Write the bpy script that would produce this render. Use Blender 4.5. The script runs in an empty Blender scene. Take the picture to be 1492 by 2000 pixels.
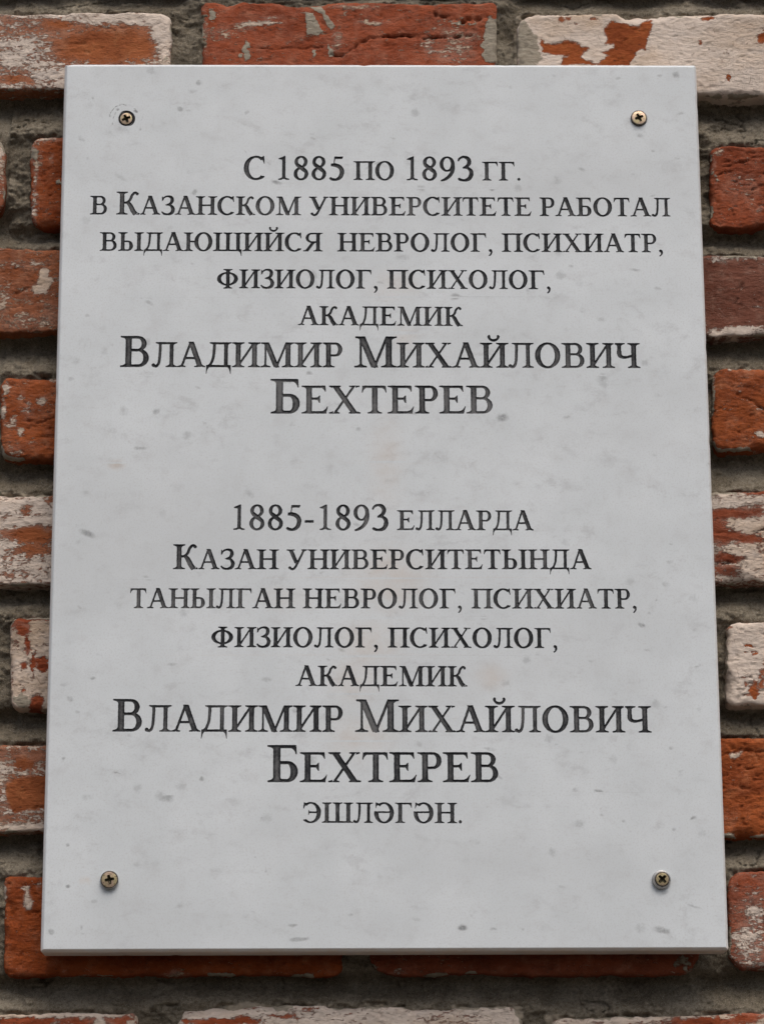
import bpy, math
import numpy as np
from mathutils import Vector, Matrix
from mathutils.geometry import delaunay_2d_cdt

# ================================================================= measured data (millimetres on the wall)
CAM_LOC = (-0.03046, -2.07906, -0.58755)
CAM_AXES = ((0.999905, -0.013060, -0.004387), (0.000785, -0.263912, 0.964547), (-0.013755, -0.964458, -0.263876))
CAM_LENS = 99.0000
PLAQUE_W, PLAQUE_H = 500.00, 701.14
# text, baseline start x z, end x z, capital height, small capital height (mm)
LINES = [
    ('С 1885 по 1893 гг.', -108.91, 253.7, 109.81, 253.03, 20.01, 16.09),
    ('в Казанском университете работал', -229.49, 224.23, 227.78, 222.83, 19.43, 15.76),
    ('выдающийся  невролог, психиатр,', -221.18, 193.8, 220.78, 192.74, 19.29, 15.64),
    ('физиолог, психолог,', -128.93, 162.76, 131.9, 161.99, 19.57, 15.73),
    ('академик', -65.6, 132.33, 62.94, 131.51, 19.43, 15.83),
    ('Владимир Михайлович', -203.2, 97.94, 200.31, 97.07, 25.58, 20.53),
    ('Бехтерев', -86.7, 60.08, 85.06, 60.02, 28.27, 22.85),
    ('1885-1893 елларда', -114.27, -32.81, 115.02, -33.43, 19.89, 15.82),
    ('Казан университетында', -159.89, -63.8, 158.58, -64.15, 19.74, 15.7),
    ('танылган невролог, психиатр,', -191.98, -94.16, 192.08, -95.05, 19.59, 15.59),
    ('физиолог, психолог,', -130.01, -124.41, 131.13, -125.59, 19.44, 15.66),
    ('академик', -66.52, -154.47, 62.98, -155.08, 19.29, 15.74),
    ('Владимир Михайлович', -203.18, -189.02, 200.54, -190.56, 25.01, 20.31),
    ('Бехтерев', -87.24, -227.6, 85.02, -227.96, 28.26, 22.83),
    ('эшләгән.', -60.44, -258.01, 57.51, -258.66, 18.8, 15.34),
]
SCREWS = [(-202.5, 305.5, 0), (205.07, 306.44, 1), (-202.75, -300.27, 2), (204.86, -300.95, 3)]
# x, z, half width, half height (mm), tilt (deg), strength
SPOTS = [
    (-145.15, 336.85, 2.72, 3.5, 0, 0.5),
    (-159.52, 313.9, 2.72, 3.11, 20, 0.55),
    (-106.55, 310.89, 2.33, 2.33, 0, 0.4),
    (-228.92, 323.49, 1.56, 1.56, 0, 0.4),
    (-149.95, 329.33, 4.28, 2.33, 0, 0.3),
    (236.52, 344.04, 3.5, 3.89, 30, 0.5),
    (222.94, 343.14, 3.11, 1.56, 10, 0.35),
    (238.3, 310.44, 4.67, 1.56, 10, 0.35),
    (137.61, 343.01, 2.72, 1.56, 0, 0.3),
    (189.23, 340.87, 3.5, 1.94, 15, 0.35),
    (103.83, 333.22, 1.94, 1.94, 0, 0.3),
    (-147.59, 243.27, 3.5, 2.72, 30, 0.5),
    (-83.0, 251.56, 5.05, 1.94, -15, 0.6),
    (-205.97, 255.78, 7.0, 2.33, -30, 0.3),
    (-229.16, 140.31, 1.94, 1.94, 0, 0.4),
    (-237.46, 288.83, 2.33, 3.89, 40, 0.35),
    (-232.19, 271.39, 1.94, 1.94, 0, 0.3),
    (31.11, 246.45, 3.89, 3.11, 0, 0.4),
    (87.38, 244.77, 2.33, 1.56, 0, 0.6),
    (57.23, 156.03, 4.67, 3.5, 20, 0.6),
    (15.37, 188.36, 7.78, 3.89, 0, 0.3),
    (198.2, 178.2, 4.67, 1.56, 0, 0.5),
    (215.66, 277.96, 1.94, 1.56, 0, 0.4),
    (215.44, 162.87, 3.11, 2.33, 0, 0.4),
    (131.18, 185.85, 3.5, 1.17, 0, 0.45),
    (171.02, 137.01, 4.28, 3.11, 0, 0.3),
    (92.54, 56.71, 5.44, 3.89, 0, 0.6),
    (170.61, 88.71, 5.44, 5.05, 0, 0.4),
    (142.48, 57.52, 3.5, 1.56, 10, 0.4),
    (-174.84, 62.18, 3.5, 3.11, 0, 0.5),
    (-183.28, 92.51, 10.89, 3.89, 0, 0.22),
    (-56.72, 92.49, 3.5, 2.72, 0, 0.5),
    (-225.1, -35.54, 7.78, 3.11, -22, 0.6),
    (-237.03, 102.95, 5.05, 3.89, 0, 0.3),
    (-204.37, 18.95, 7.0, 3.89, 0, 0.35),
    (-227.41, -3.09, 3.5, 1.94, 0, 0.35),
    (-240.63, 88.35, 3.5, 2.33, 0, 0.35),
    (-219.04, -147.93, 2.33, 1.94, 0, 0.55),
    (-235.18, -163.99, 3.11, 2.33, -40, 0.45),
    (-229.94, -174.16, 2.33, 1.56, 0, 0.45),
    (-239.42, -208.74, 1.56, 1.56, 0, 0.5),
    (-220.41, -238.47, 5.44, 3.11, 0, 0.3),
    (-161.04, -238.99, 6.22, 4.28, 0, 0.5),
    (-135.71, -224.79, 2.33, 2.33, 0, 0.55),
    (-198.72, -220.03, 3.5, 0.78, -10, 0.6),
    (160.21, -234.68, 4.28, 1.94, -15, 0.6),
    (144.36, -259.25, 5.05, 4.28, 0, 0.35),
    (177.57, -257.79, 1.94, 1.56, 0, 0.4),
    (142.26, -233.87, 3.5, 2.33, 0, 0.3),
    (-68.12, -334.17, 4.28, 1.56, 5, 0.6),
    (-63.56, -344.31, 9.33, 1.94, 6, 0.55),
    (56.97, -335.65, 4.67, 2.72, -5, 0.75),
    (79.95, -337.22, 3.5, 1.56, 0, 0.45),
    (101.83, -336.9, 1.56, 1.56, 0, 0.4),
    (229.92, -255.23, 3.5, 1.56, 20, 0.6),
    (204.09, -338.32, 8.16, 2.72, -14, 0.55),
    (228.09, -321.06, 7.78, 1.17, -16, 0.4),
    (214.78, -263.24, 1.94, 1.56, 0, 0.4),
    (195.23, -107.42, 3.5, 2.33, -25, 0.65),
    (76.07, -102.08, 3.5, 2.72, 0, 0.4),
    (207.46, -88.68, 1.17, 1.17, 0, 0.6),
    (-233.97, -304.35, 2.33, 1.56, -15, 0.6),
    (-213.34, -316.1, 2.33, 1.94, 0, 0.4),
    (-244.76, -338.18, 2.72, 2.33, 0, 0.5),
    (-234.35, -274.01, 1.94, 1.56, 0, 0.5),
    (-222.68, -335.24, 1.56, 2.72, 15, 0.4),
    (214.81, -201.88, 2.33, 1.56, 0, 0.4),
    (214.86, -76.27, 3.89, 2.72, 0, 0.35),
    (218.54, -58.58, 3.5, 1.94, 0, 0.3),
    (70.72, -350.31, 6.22, 1.56, 0, 0.3),
    (-89.72, -255.26, 3.11, 2.33, 0, 0.35),
    (4.8, 5.73, 4.67, 2.33, 0, 0.25),
    (-58.07, 1.69, 5.44, 2.72, 0, 0.22),
    (118.82, 1.57, 3.89, 3.11, 0, 0.25),
    (-128.95, 22.19, 4.67, 2.33, 0, 0.25),
    (-18.7, 47.65, 2.33, 1.94, 0, 0.4),
    (199.65, 258.76, 2.33, 1.56, 0, 0.3),
    (-215.98, 308.56, 1.56, 0.51, 80, 0.9),
    (-215.01, 310.98, 1.56, 0.47, 65, 0.85),
    (-213.04, 313.83, 1.94, 0.51, 45, 0.95),
    (-210.23, 316.04, 1.56, 0.51, 25, 0.95),
    (-207.2, 316.92, 1.75, 0.47, 8, 0.9),
    (-203.54, 317.36, 1.56, 0.43, 0, 1.0),
    (-200.29, 317.37, 1.17, 0.39, 0, 0.4),
    (-211.13, 309.88, 1.56, 0.43, 70, 1.0),
    (-212.68, 306.37, 1.75, 0.51, 68, 0.85),
    (-213.8, 301.54, 1.56, 0.47, 75, 0.85),
    (-189.93, 307.27, 1.17, 0.35, 75, 0.4),
    (-190.69, 304.2, 1.17, 0.35, 70, 0.5),
    (-191.5, 295.44, 1.17, 0.47, 30, 0.85),
    (-195.71, 312.1, 2.33, 1.56, -50, 0.85),
    (204.83, 298.09, 6.22, 3.5, 0, 0.3),  # four grey patches from here paint a shadow below each screw
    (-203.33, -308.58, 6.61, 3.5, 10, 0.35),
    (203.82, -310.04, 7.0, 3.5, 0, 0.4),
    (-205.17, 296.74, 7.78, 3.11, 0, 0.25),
    (-208.33, 312.52, 1.17, 0.58, 40, 0.85),
    (-214.04, 312.95, 1.17, 0.58, 60, 0.85),
    (-196.57, 314.29, 1.17, 0.47, -20, 0.8),
]
STAINS = [(4.41, -71.21, 34.99, 31.1, 0, 0.5), (-11.33, -123.01, 27.22, 23.33, 0, 0.45), (-19.22, -193.65, 31.1, 19.44, 0, 0.4), (-73.38, -87.13, 23.33, 11.66, 0, 0.3), (9.61, 164.08, 23.33, 15.55, 0, 0.35), (17.35, 121.82, 11.66, 11.66, 0, 0.4), (81.22, -147.63, 15.55, 11.66, 0, 0.45), (2.91, 22.12, 15.55, 42.77, 0, 0.35), (-220.5, -299.85, 4.67, 1.56, 0, 0.8), (-204.37, 18.95, 7.78, 4.67, 0, 0.6), (-22.99, -150.61, 23.33, 23.33, 0, 0.4)]
BRICKS = [
    {'q': [(-490.86, 517.66), (-257.49, 518.23), (-255.51, 439.27), (-486.8, 438.81)], 'dy': 0, 'col': (0.3, 0.07, 0.027), 'p': 0.3, 'rc': 9, 'er': 4, 'rough': 1.0, 'tone': 0.5, 'f': []},
    {'q': [(-233.86, 518.29), (-8.21, 518.84), (-8.47, 438.84), (-232.08, 438.4)], 'dy': 0, 'col': (0.325, 0.082, 0.022), 'p': 0.4, 'rc': 9, 'er': 4, 'rough': 1.0, 'tone': 0.5, 'f': []},
    {'q': [(15.49, 518.9), (241.85, 519.46), (239.29, 438.41), (15.01, 437.97)], 'dy': 0, 'col': (0.325, 0.102, 0.036), 'p': 0.7, 'rc': 9, 'er': 4, 'rough': 1.0, 'tone': 0.5, 'f': []},
    {'q': [(265.62, 519.52), (505.45, 520.11), (500.46, 438.92), (262.84, 438.45)], 'dy': 0, 'col': (0.325, 0.082, 0.022), 'p': 0.2, 'rc': 9, 'er': 4, 'rough': 1.0, 'tone': 0.5, 'f': []},
    {'q': [(-410.37, 411.14), (-170.11, 411.57), (-169.07, 343.88), (-407.47, 343.55)], 'dy': -1, 'col': (0.325, 0.102, 0.036), 'p': 0.42, 'rc': 9, 'er': 3, 'rough': 1.0, 'tone': 0.85, 'f': [('p', -243.0, 409.17, 76.0, 3.6, 0.3), ('p', -176.94, 395.67, 8.8, 20.0, 0.75), ('p', -289.83, 372.9, 24.0, 15.2, 0.35), ('p', -262.47, 357.2, 24.0, 6.4, 0.35), ('p', -258.07, 346.89, 60.0, 2.4, 0.25), ('p', -221.59, 382.03, 44.0, 14.4, -0.5), ('p', -291.38, 354.91, 8.8, 6.4, -0.35), ('p', -267.51, 390.99, 16.0, 8.0, 0.12), ('p', -211.66, 404.68, 24.0, 3.2, 0.4), ('p', -261.53, 400.97, 10.0, 4.0, -0.4), ('m', -175.69, 369.47, 8.0, 3.6, 0.5), ('p', -171.53, 368.58, 12.0, 8.0, 0.3)]},
    {'q': [(-145.79, 423.07), (95.45, 422.61), (94.28, 345.57), (-144.82, 345.24)], 'dy': 2, 'col': (0.3, 0.07, 0.027), 'p': 0.14, 'rc': 9, 'er': 5, 'rough': 1.0, 'tone': 0.3, 'f': [('M', [(-60.84, 420.95), (-50.37, 419.14), (-42.83, 410.95), (-36.56, 400.94), (-40.74, 397.3), (-47.85, 410.94)], 0.9), ('M', [(-61.24, 414.56), (-54.55, 412.75), (-46.16, 396.39), (-51.17, 392.75), (-60.35, 393.64)], 0.9), ('p', -111.72, 400.81, 7.2, 4.0, 0.4), ('p', -97.13, 404.02, 12.0, 2.0, 0.5), ('p', -88.81, 408.59, 7.2, 2.0, 0.4), ('m', -108.21, 379.97, 2.4, 10.4, 0.75), ('m', -54.47, 377.34, 2.0, 6.4, 0.75), ('m', -40.73, 379.17, 2.8, 5.6, 0.7), ('m', -113.57, 374.54, 1.6, 4.0, 0.6), ('p', -7.3, 404.63, 10.4, 1.6, 0.7), ('p', -21.91, 418.28, 16.0, 2.4, 0.5), ('m', -136.87, 410.78, 3.6, 7.2, 0.7), ('p', -142.97, 397.13, 2.4, 16.0, 0.3), ('p', 65.75, 392.94, 16.0, 8.0, 0.28), ('p', 61.39, 377.07, 16.0, 8.8, 0.3), ('p', 38.51, 383.83, 4.0, 12.0, 0.3), ('m', 89.99, 392.98, 6.4, 20.0, 0.8), ('m', 67.97, 404.31, 12.0, 2.8, 0.6), ('m', 88.54, 379.38, 5.6, 9.6, 0.8), ('p', -130.43, 394.88, 12.0, 5.6, 0.22), ('p', -34.48, 389.15, 4.0, 8.0, 0.35), ('c', [(-39.48, 375.56), (-29.48, 376.03), (-21.98, 380.11), (-17.79, 386.45), (-8.6, 391.0), (8.1, 392.84), (36.49, 391.53), (61.55, 391.57), (70.77, 393.4), (76.67, 397.5)], 3.4, 4.0), ('c', [(-106.14, 381.78), (-84.47, 380.46), (-67.82, 381.84), (-46.98, 382.78)], 1.6, 2.0), ('c', [(45.87, 411.1), (65.9, 405.67), (86.87, 409.35)], 6, 5)]},
    {'q': [(111.77, 409.79), (376.61, 412.54), (373.11, 338.8), (110.6, 341.14)], 'dy': -2, 'col': (0.325, 0.082, 0.022), 'p': 1.05, 'rc': 10, 'er': 5, 'rough': 1.0, 'tone': 0.75, 'f': [('P', [(131.02, 388.48), (134.68, 383.95), (142.61, 383.97), (152.27, 387.15), (159.32, 384.9), (163.82, 381.29), (169.63, 379.94), (163.7, 375.86), (162.34, 371.34), (169.36, 368.65), (175.54, 365.95), (146.81, 365.91), (148.59, 371.32), (152.82, 374.04), (142.83, 374.47), (131.21, 376.71)], -1.3), ('P', [(181.73, 396.72), (187.77, 404.01), (197.34, 402.2), (211.04, 398.59), (212.84, 403.14), (221.29, 405.88), (220.55, 394.97), (217.44, 388.62), (216.31, 378.66), (210.5, 379.55), (206.98, 373.22), (202.17, 365.09), (176.77, 365.05), (179.8, 369.56), (186.16, 374.09), (179.95, 375.89), (190.5, 380.42), (189.78, 384.95), (183.06, 383.13), (184.89, 389.47)], -1.3), ('p', 145.99, 405.75, 3.6, 2.4, -1), ('p', 160.12, 402.14, 2.8, 1.2, -0.9), ('p', 174.85, 405.8, 2.4, 2.0, -1), ('p', 267.81, 407.33, 6.0, 2.8, -1.1), ('p', 312.39, 390.59, 4.4, 5.2, -1.2), ('p', 282.22, 354.85, 2.0, 3.2, -1), ('p', 259.98, 386.42, 1.6, 2.4, -0.8), ('p', 218.42, 407.7, 2.4, 1.2, -0.8), ('p', 153.53, 406.67, 2.0, 2.0, -0.8), ('p', 281.14, 371.08, 6.4, 8.0, -0.25), ('p', 263.6, 382.35, 16.0, 4.8, -0.18), ('m', 119.56, 377.6, 10.4, 20.0, 0.85), ('m', 115.71, 395.7, 4.8, 12.0, 0.7), ('m', 245.69, 409.57, 24.0, 2.4, 0.5), ('p', 232.21, 380.04, 24.0, 16.0, 0.3)]},
    {'q': [(-553.65, 302.87), (-301.89, 303.15), (-299.89, 238.03), (-549.74, 237.85)], 'dy': 0, 'col': (0.325, 0.082, 0.022), 'p': 0.3, 'rc': 16, 'er': 6, 'rough': 1.0, 'tone': 0.5, 'f': [('p', -304.32, 288.55, 2.4, 24.0, 0.4)]},
    {'q': [(-281.74, 303.18), (-41.92, 306.11), (-41.88, 226.86), (-279.56, 226.71)], 'dy': 0, 'col': (0.29, 0.064, 0.014), 'p': 0.12, 'rc': 13, 'er': 7, 'rough': 1.4, 'tone': 0.5, 'f': [('p', -278.86, 288.57, 2.8, 12.0, 0.4), ('p', -276.6, 266.53, 1.6, 24.0, 0.42), ('p', -267.27, 300.98, 10.4, 2.4, 0.55), ('m', -276.37, 287.69, 3.6, 5.2, 0.8), ('p', -272.98, 284.16, 3.2, 7.2, 0.3), ('p', -277.37, 235.87, 2.4, 12.0, 0.4), ('m', -256.84, 263.04, 3.2, 2.4, 0.8), ('p', -264.77, 284.17, 2.4, 4.0, 0.3)]},
    {'q': [(-16.75, 302.59), (249.5, 302.89), (246.87, 223.99), (-16.93, 223.83)], 'dy': 0, 'col': (0.3, 0.07, 0.027), 'p': 0.1, 'rc': 9, 'er': 4, 'rough': 1.0, 'tone': 0.5, 'f': []},
    {'q': [(266.2, 294.91), (504.52, 302.28), (499.74, 226.34), (263.78, 226.19)], 'dy': 0, 'col': (0.27, 0.064, 0.024), 'p': 0.12, 'rc': 9, 'er': 6, 'rough': 1.5, 'tone': 0.5, 'f': [('p', 273.06, 290.03, 3.2, 4.0, 0.3), ('p', 292.04, 299.82, 8.0, 1.6, 0.7), ('p', 304.21, 241.54, 2.4, 2.4, 0.4), ('p', 268.42, 275.86, 1.6, 12.0, 0.3), ('m', 269.42, 269.23, 2.0, 4.8, 0.6), ('c', [(275.5, 277.63), (287.17, 280.3), (299.77, 285.63), (308.08, 286.52)], 2, 2), ('c', [(270.32, 271.44), (280.72, 273.66)], 2, 2), ('c', [(279.66, 245.03), (282.22, 236.26)], 2, 2), ('p', 290.45, 258.23, 16.0, 16.0, 0.12)]},
    {'q': [(-474.89, 207.48), (-223.27, 208.48), (-221.72, 137.49), (-471.28, 137.47)], 'dy': 0, 'col': (0.325, 0.102, 0.036), 'p': 0.22, 'rc': 9, 'er': 4, 'rough': 1.0, 'tone': 0.4, 'f': [('P', [(-270.36, 188.98), (-266.34, 190.28), (-264.13, 183.81), (-260.39, 180.36), (-262.69, 175.19), (-265.79, 170.03), (-273.87, 169.17), (-275.66, 175.19), (-271.72, 179.5)], 1.0), ('p', -299.58, 162.29, 6.4, 8.8, 0.35), ('p', -278.64, 194.6, 16.0, 4.0, 0.15), ('p', -277.26, 146.03, 24.0, 6.4, 0.2), ('p', -263.44, 158.01, 8.0, 12.0, 0.15), ('p', -283.52, 152.87, 4.8, 3.2, 0.25), ('c', [(-289.29, 170.02), (-282.88, 172.61), (-278.07, 174.33)], 2, 2)]},
    {'q': [(-200.42, 205.89), (23.44, 206.01), (22.94, 135.38), (-199.06, 135.36)], 'dy': 0, 'col': (0.325, 0.082, 0.022), 'p': 0.1, 'rc': 9, 'er': 4, 'rough': 1.0, 'tone': 0.5, 'f': []},
    {'q': [(46.3, 205.15), (182.82, 205.22), (180.99, 134.54), (45.61, 134.53)], 'dy': 0, 'col': (0.325, 0.102, 0.036), 'p': 0.1, 'rc': 9, 'er': 4, 'rough': 1.0, 'tone': 0.5, 'f': []},
    {'q': [(205.52, 201.39), (452.83, 201.51), (448.96, 134.22), (203.6, 134.2)], 'dy': -1, 'col': (0.175, 0.066, 0.042), 'p': 0.1, 'rc': 9, 'er': 3, 'rough': 0.7, 'tone': 0.8, 'f': [('p', 284.0, 200.12, 24.0, 2.0, 0.55), ('p', 267.51, 196.64, 8.0, 2.0, 0.5), ('p', 279.57, 136.35, 24.0, 3.6, 0.75), ('p', 261.23, 134.63, 5.6, 2.0, 0.3), ('p', 295.98, 140.63, 8.0, 2.0, 0.5), ('c', [(285.98, 176.74), (282.73, 166.39), (280.45, 159.93)], 1.4, 2.0), ('p', 280.85, 138.06, 7.2, 3.6, 0.5)]},
    {'q': [(-525.5, 101.0), (-321.37, 100.97), (-319.04, 32.22), (-521.5, 32.33)], 'dy': 0, 'col': (0.3, 0.07, 0.027), 'p': 0.3, 'rc': 9, 'er': 4, 'rough': 1.0, 'tone': 0.5, 'f': []},
    {'q': [(-299.64, 99.7), (-74.04, 102.21), (-73.73, 32.92), (-297.55, 33.04)], 'dy': 0, 'col': (0.325, 0.082, 0.022), 'p': 0.14, 'rc': 15, 'er': 8, 'rough': 1.3, 'tone': 0.5, 'f': [('p', -293.74, 90.84, 2.4, 3.6, 0.8), ('p', -296.01, 73.16, 2.0, 12.0, 0.35), ('p', -295.9, 69.8, 1.6, 3.6, 0.7), ('p', -287.72, 63.93, 3.2, 2.8, 0.6), ('p', -282.68, 55.55, 3.2, 2.8, 0.7), ('p', -290.79, 59.74, 3.6, 2.0, 0.4), ('p', -266.17, 80.3, 4.0, 2.8, 0.55), ('p', -277.19, 73.15, 3.6, 9.6, 0.22), ('p', -257.85, 99.27, 4.0, 2.0, 0.5), ('p', -273.6, 45.52, 4.0, 2.4, 0.35), ('p', -283.54, 84.93, 2.0, 3.2, 0.35), ('p', -285.4, 39.69, 6.4, 4.0, 0.25), ('c', [(-279.72, 63.93), (-268.9, 63.08), (-256.99, 66.43)], 2, 2), ('p', -273.85, 26.37, 20.0, 4.0, 0.55)]},
    {'q': [(-49.46, 105.18), (236.85, 105.15), (234.6, 36.09), (-49.36, 36.24)], 'dy': 0, 'col': (0.265, 0.068, 0.03), 'p': 0.1, 'rc': 9, 'er': 4, 'rough': 1.0, 'tone': 0.5, 'f': []},
    {'q': [(260.77, 106.42), (492.46, 110.65), (488.05, 40.56), (258.44, 40.67)], 'dy': 0, 'col': (0.325, 0.082, 0.022), 'p': 0.1, 'rc': 11, 'er': 7, 'rough': 1.6, 'tone': 0.5, 'f': [('p', 295.47, 52.8, 3.2, 2.8, 0.9), ('p', 290.0, 108.54, 5.6, 1.6, 0.9), ('p', 273.74, 106.84, 1.2, 1.6, 0.8), ('p', 260.77, 94.97, 1.6, 6.4, 0.7), ('p', 259.55, 83.54, 1.6, 5.6, 0.6), ('p', 295.5, 73.83, 2.4, 1.6, 0.4), ('p', 277.93, 35.65, 4.8, 2.8, 0.9), ('p', 294.04, 36.89, 6.4, 2.4, 0.8), ('c', [(275.81, 86.5), (287.76, 82.27), (299.5, 72.98)], 2, 2), ('m', 286.99, 83.11, 2.4, 2.0, 0.4), ('p', 292.43, 98.35, 20.0, 12.0, 0.08)]},
    {'q': [(-428.56, 3.84), (-188.9, 3.66), (-187.59, -68.01), (-425.18, -67.73)], 'dy': -1, 'col': (0.325, 0.102, 0.036), 'p': 0.74, 'rc': 9, 'er': 3, 'rough': 1.0, 'tone': 0.7, 'f': [('p', -276.66, -10.29, 5.6, 4.8, -0.6), ('p', -272.21, -27.54, 20.8, 5.6, -0.62), ('p', -268.05, -34.91, 16.0, 8.0, -0.4), ('p', -257.92, -0.0, 4.8, 4.0, -0.5), ('p', -283.12, -59.37, 12.0, 4.0, -0.2), ('p', -272.82, -6.17, 24.0, 7.2, 0.2), ('p', -271.77, -43.08, 24.0, 4.8, -0.35), ('p', -276.43, -18.51, 24.0, 2.4, 0.4), ('p', -284.22, -22.61, 8.0, 3.2, 0.2), ('p', -292.3, -17.26, 3.2, 2.8, -0.3)]},
    {'q': [(-166.72, 4.76), (61.89, 4.59), (61.02, -68.87), (-165.57, -68.6)], 'dy': 0, 'col': (0.325, 0.082, 0.022), 'p': 0.1, 'rc': 9, 'er': 4, 'rough': 1.0, 'tone': 0.5, 'f': []},
    {'q': [(84.23, 4.57), (195.61, 4.49), (193.55, -69.02), (83.16, -68.89)], 'dy': 0, 'col': (0.3, 0.07, 0.027), 'p': 0.1, 'rc': 9, 'er': 4, 'rough': 1.0, 'tone': 0.5, 'f': []},
    {'q': [(219.88, 4.61), (461.81, 9.42), (457.21, -67.13), (217.67, -66.86)], 'dy': -1, 'col': (0.265, 0.068, 0.03), 'p': 0.6, 'rc': 9, 'er': 5, 'rough': 1.0, 'tone': 0.65, 'f': [('p', 272.04, -11.15, 17.6, 3.6, -0.62), ('p', 260.41, -23.91, 8.0, 11.2, -0.6), ('p', 271.33, -30.09, 12.0, 4.0, -0.55), ('p', 268.69, -47.73, 12.0, 3.6, -0.6), ('p', 287.18, -32.16, 9.6, 2.4, -0.5), ('p', 262.36, -57.94, 16.0, 3.2, -0.4), ('p', 276.42, -0.81, 20.0, 4.8, 0.3), ('p', 283.62, -21.05, 20.0, 5.6, 0.35), ('p', 278.85, -41.59, 12.0, 4.8, 0.35), ('p', 286.32, -53.88, 12.0, 9.6, 0.3), ('p', 292.01, -10.75, 4.8, 4.0, -0.3), ('p', 292.66, 5.8, 16.0, 2.0, -0.5), ('c', [(255.41, -52.62), (266.55, -51.81), (272.95, -50.59)], 4, 4), ('c', [(281.36, -28.05), (295.4, -25.59)], 2, 2)]},
    {'q': [(-514.22, -92.84), (-306.94, -93.12), (-304.52, -166.68), (-509.95, -166.31)], 'dy': 0, 'col': (0.325, 0.082, 0.022), 'p': 0.3, 'rc': 9, 'er': 4, 'rough': 1.0, 'tone': 0.5, 'f': []},
    {'q': [(-285.74, -93.55), (-65.31, -90.61), (-65.04, -166.31), (-283.55, -165.92)], 'dy': 0, 'col': (0.3, 0.07, 0.027), 'p': 0.95, 'rc': 14, 'er': 6, 'rough': 1.2, 'tone': 0.45, 'f': [('p', -278.17, -97.59, 9.6, 6.4, -0.6), ('p', -266.53, -92.77, 16.0, 4.0, -0.7), ('p', -277.18, -104.44, 4.8, 4.0, -0.9), ('p', -272.18, -114.89, 2.0, 7.2, -1), ('p', -274.04, -131.71, 2.4, 2.4, -1.1), ('p', -267.05, -130.12, 2.0, 8.8, -1), ('p', -259.19, -131.73, 4.4, 5.6, -1.1), ('p', -261.65, -127.73, 5.6, 2.0, -0.7), ('p', -273.46, -151.65, 2.0, 2.0, -1), ('p', -264.65, -160.01, 4.8, 5.6, -1.2), ('m', -275.56, -159.59, 5.6, 4.8, 0.95), ('p', -283.41, -131.7, 1.6, 20.0, -0.3), ('p', -280.81, -114.08, 2.0, 6.4, -0.3)]},
    {'q': [(-43.26, -95.49), (238.21, -95.86), (235.8, -167.64), (-43.2, -167.15)], 'dy': 0, 'col': (0.325, 0.082, 0.022), 'p': 0.1, 'rc': 9, 'er': 4, 'rough': 1.0, 'tone': 0.5, 'f': []},
    {'q': [(263.75, -99.43), (494.76, -93.67), (490.17, -164.32), (261.38, -163.92)], 'dy': -3, 'col': (0.325, 0.082, 0.022), 'p': 1.0, 'rc': 6, 'er': 5, 'rough': 1.5, 'tone': 0.85, 'f': [('p', 280.79, -117.58, 4.4, 1.6, -1), ('p', 284.87, -124.01, 2.0, 2.0, -0.9), ('p', 278.18, -124.0, 1.6, 1.2, -0.6), ('p', 282.51, -154.0, 3.6, 6.4, -1.1), ('p', 275.31, -147.61, 1.6, 4.0, -0.7), ('p', 288.67, -146.84, 2.4, 3.6, -0.8), ('p', 290.6, -138.05, 2.8, 5.6, -0.7), ('p', 266.38, -103.06, 2.4, 2.0, -0.5), ('p', 280.38, -97.83, 4.0, 1.2, -0.7), ('p', 283.61, -146.03, 1.2, 2.4, -0.6), ('p', 267.1, -136.41, 5.6, 3.2, -0.15)]},
    {'q': [(-407.64, -193.52), (-173.66, -192.79), (-172.52, -259.97), (-404.62, -259.42)], 'dy': -1, 'col': (0.325, 0.102, 0.036), 'p': 0.38, 'rc': 9, 'er': 4, 'rough': 1.0, 'tone': 0.6, 'f': [('p', -275.01, -201.24, 24.0, 8.0, 0.06), ('P', [(-284.41, -222.77), (-270.62, -218.89), (-255.19, -218.14), (-254.56, -241.54), (-277.6, -243.82), (-283.28, -234.47)], -0.8), ('p', -286.32, -211.03, 5.6, 5.6, 0.25), ('p', -270.74, -214.97, 4.8, 1.6, 0.3), ('p', -286.54, -228.62, 3.2, 12.0, 0.22), ('p', -273.39, -256.25, 32.0, 3.2, 0.5), ('p', -262.21, -243.47, 16.0, 1.2, 0.3), ('p', -284.49, -245.36, 4.0, 1.6, 0.4), ('p', -270.96, -207.14, 5.6, 4.8, -0.4), ('c', [(-278.37, -243.82), (-273.26, -234.49), (-271.15, -227.48)], 1.2, 1.2)]},
    {'q': [(-152.01, -191.07), (75.14, -191.51), (74.15, -263.5), (-150.98, -262.96)], 'dy': 0, 'col': (0.3, 0.07, 0.027), 'p': 0.1, 'rc': 9, 'er': 4, 'rough': 1.0, 'tone': 0.5, 'f': []},
    {'q': [(96.97, -190.76), (205.75, -190.97), (203.57, -263.81), (95.77, -263.55)], 'dy': 0, 'col': (0.325, 0.102, 0.036), 'p': 0.1, 'rc': 9, 'er': 4, 'rough': 1.0, 'tone': 0.5, 'f': []},
    {'q': [(227.68, -188.64), (469.69, -189.11), (464.98, -264.43), (225.23, -263.86)], 'dy': 0, 'col': (0.325, 0.082, 0.022), 'p': 0.03, 'rc': 9, 'er': 6, 'rough': 2.2, 'tone': 0.5, 'f': [('P', [(262.34, -201.74), (265.13, -200.17), (268.23, -200.57), (271.41, -199.0), (269.75, -201.75), (267.33, -203.72), (263.44, -203.71)], 1.3), ('c', [(257.26, -202.12), (263.18, -200.16), (273.0, -198.21), (288.55, -199.82)], 2.4, 3.0), ('c', [(274.42, -212.0), (282.2, -212.41)], 3, 2.5), ('c', [(281.2, -217.91), (287.1, -216.35)], 3, 2.5), ('p', 263.23, -251.12, 12.0, 8.0, 0.12)]},
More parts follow.
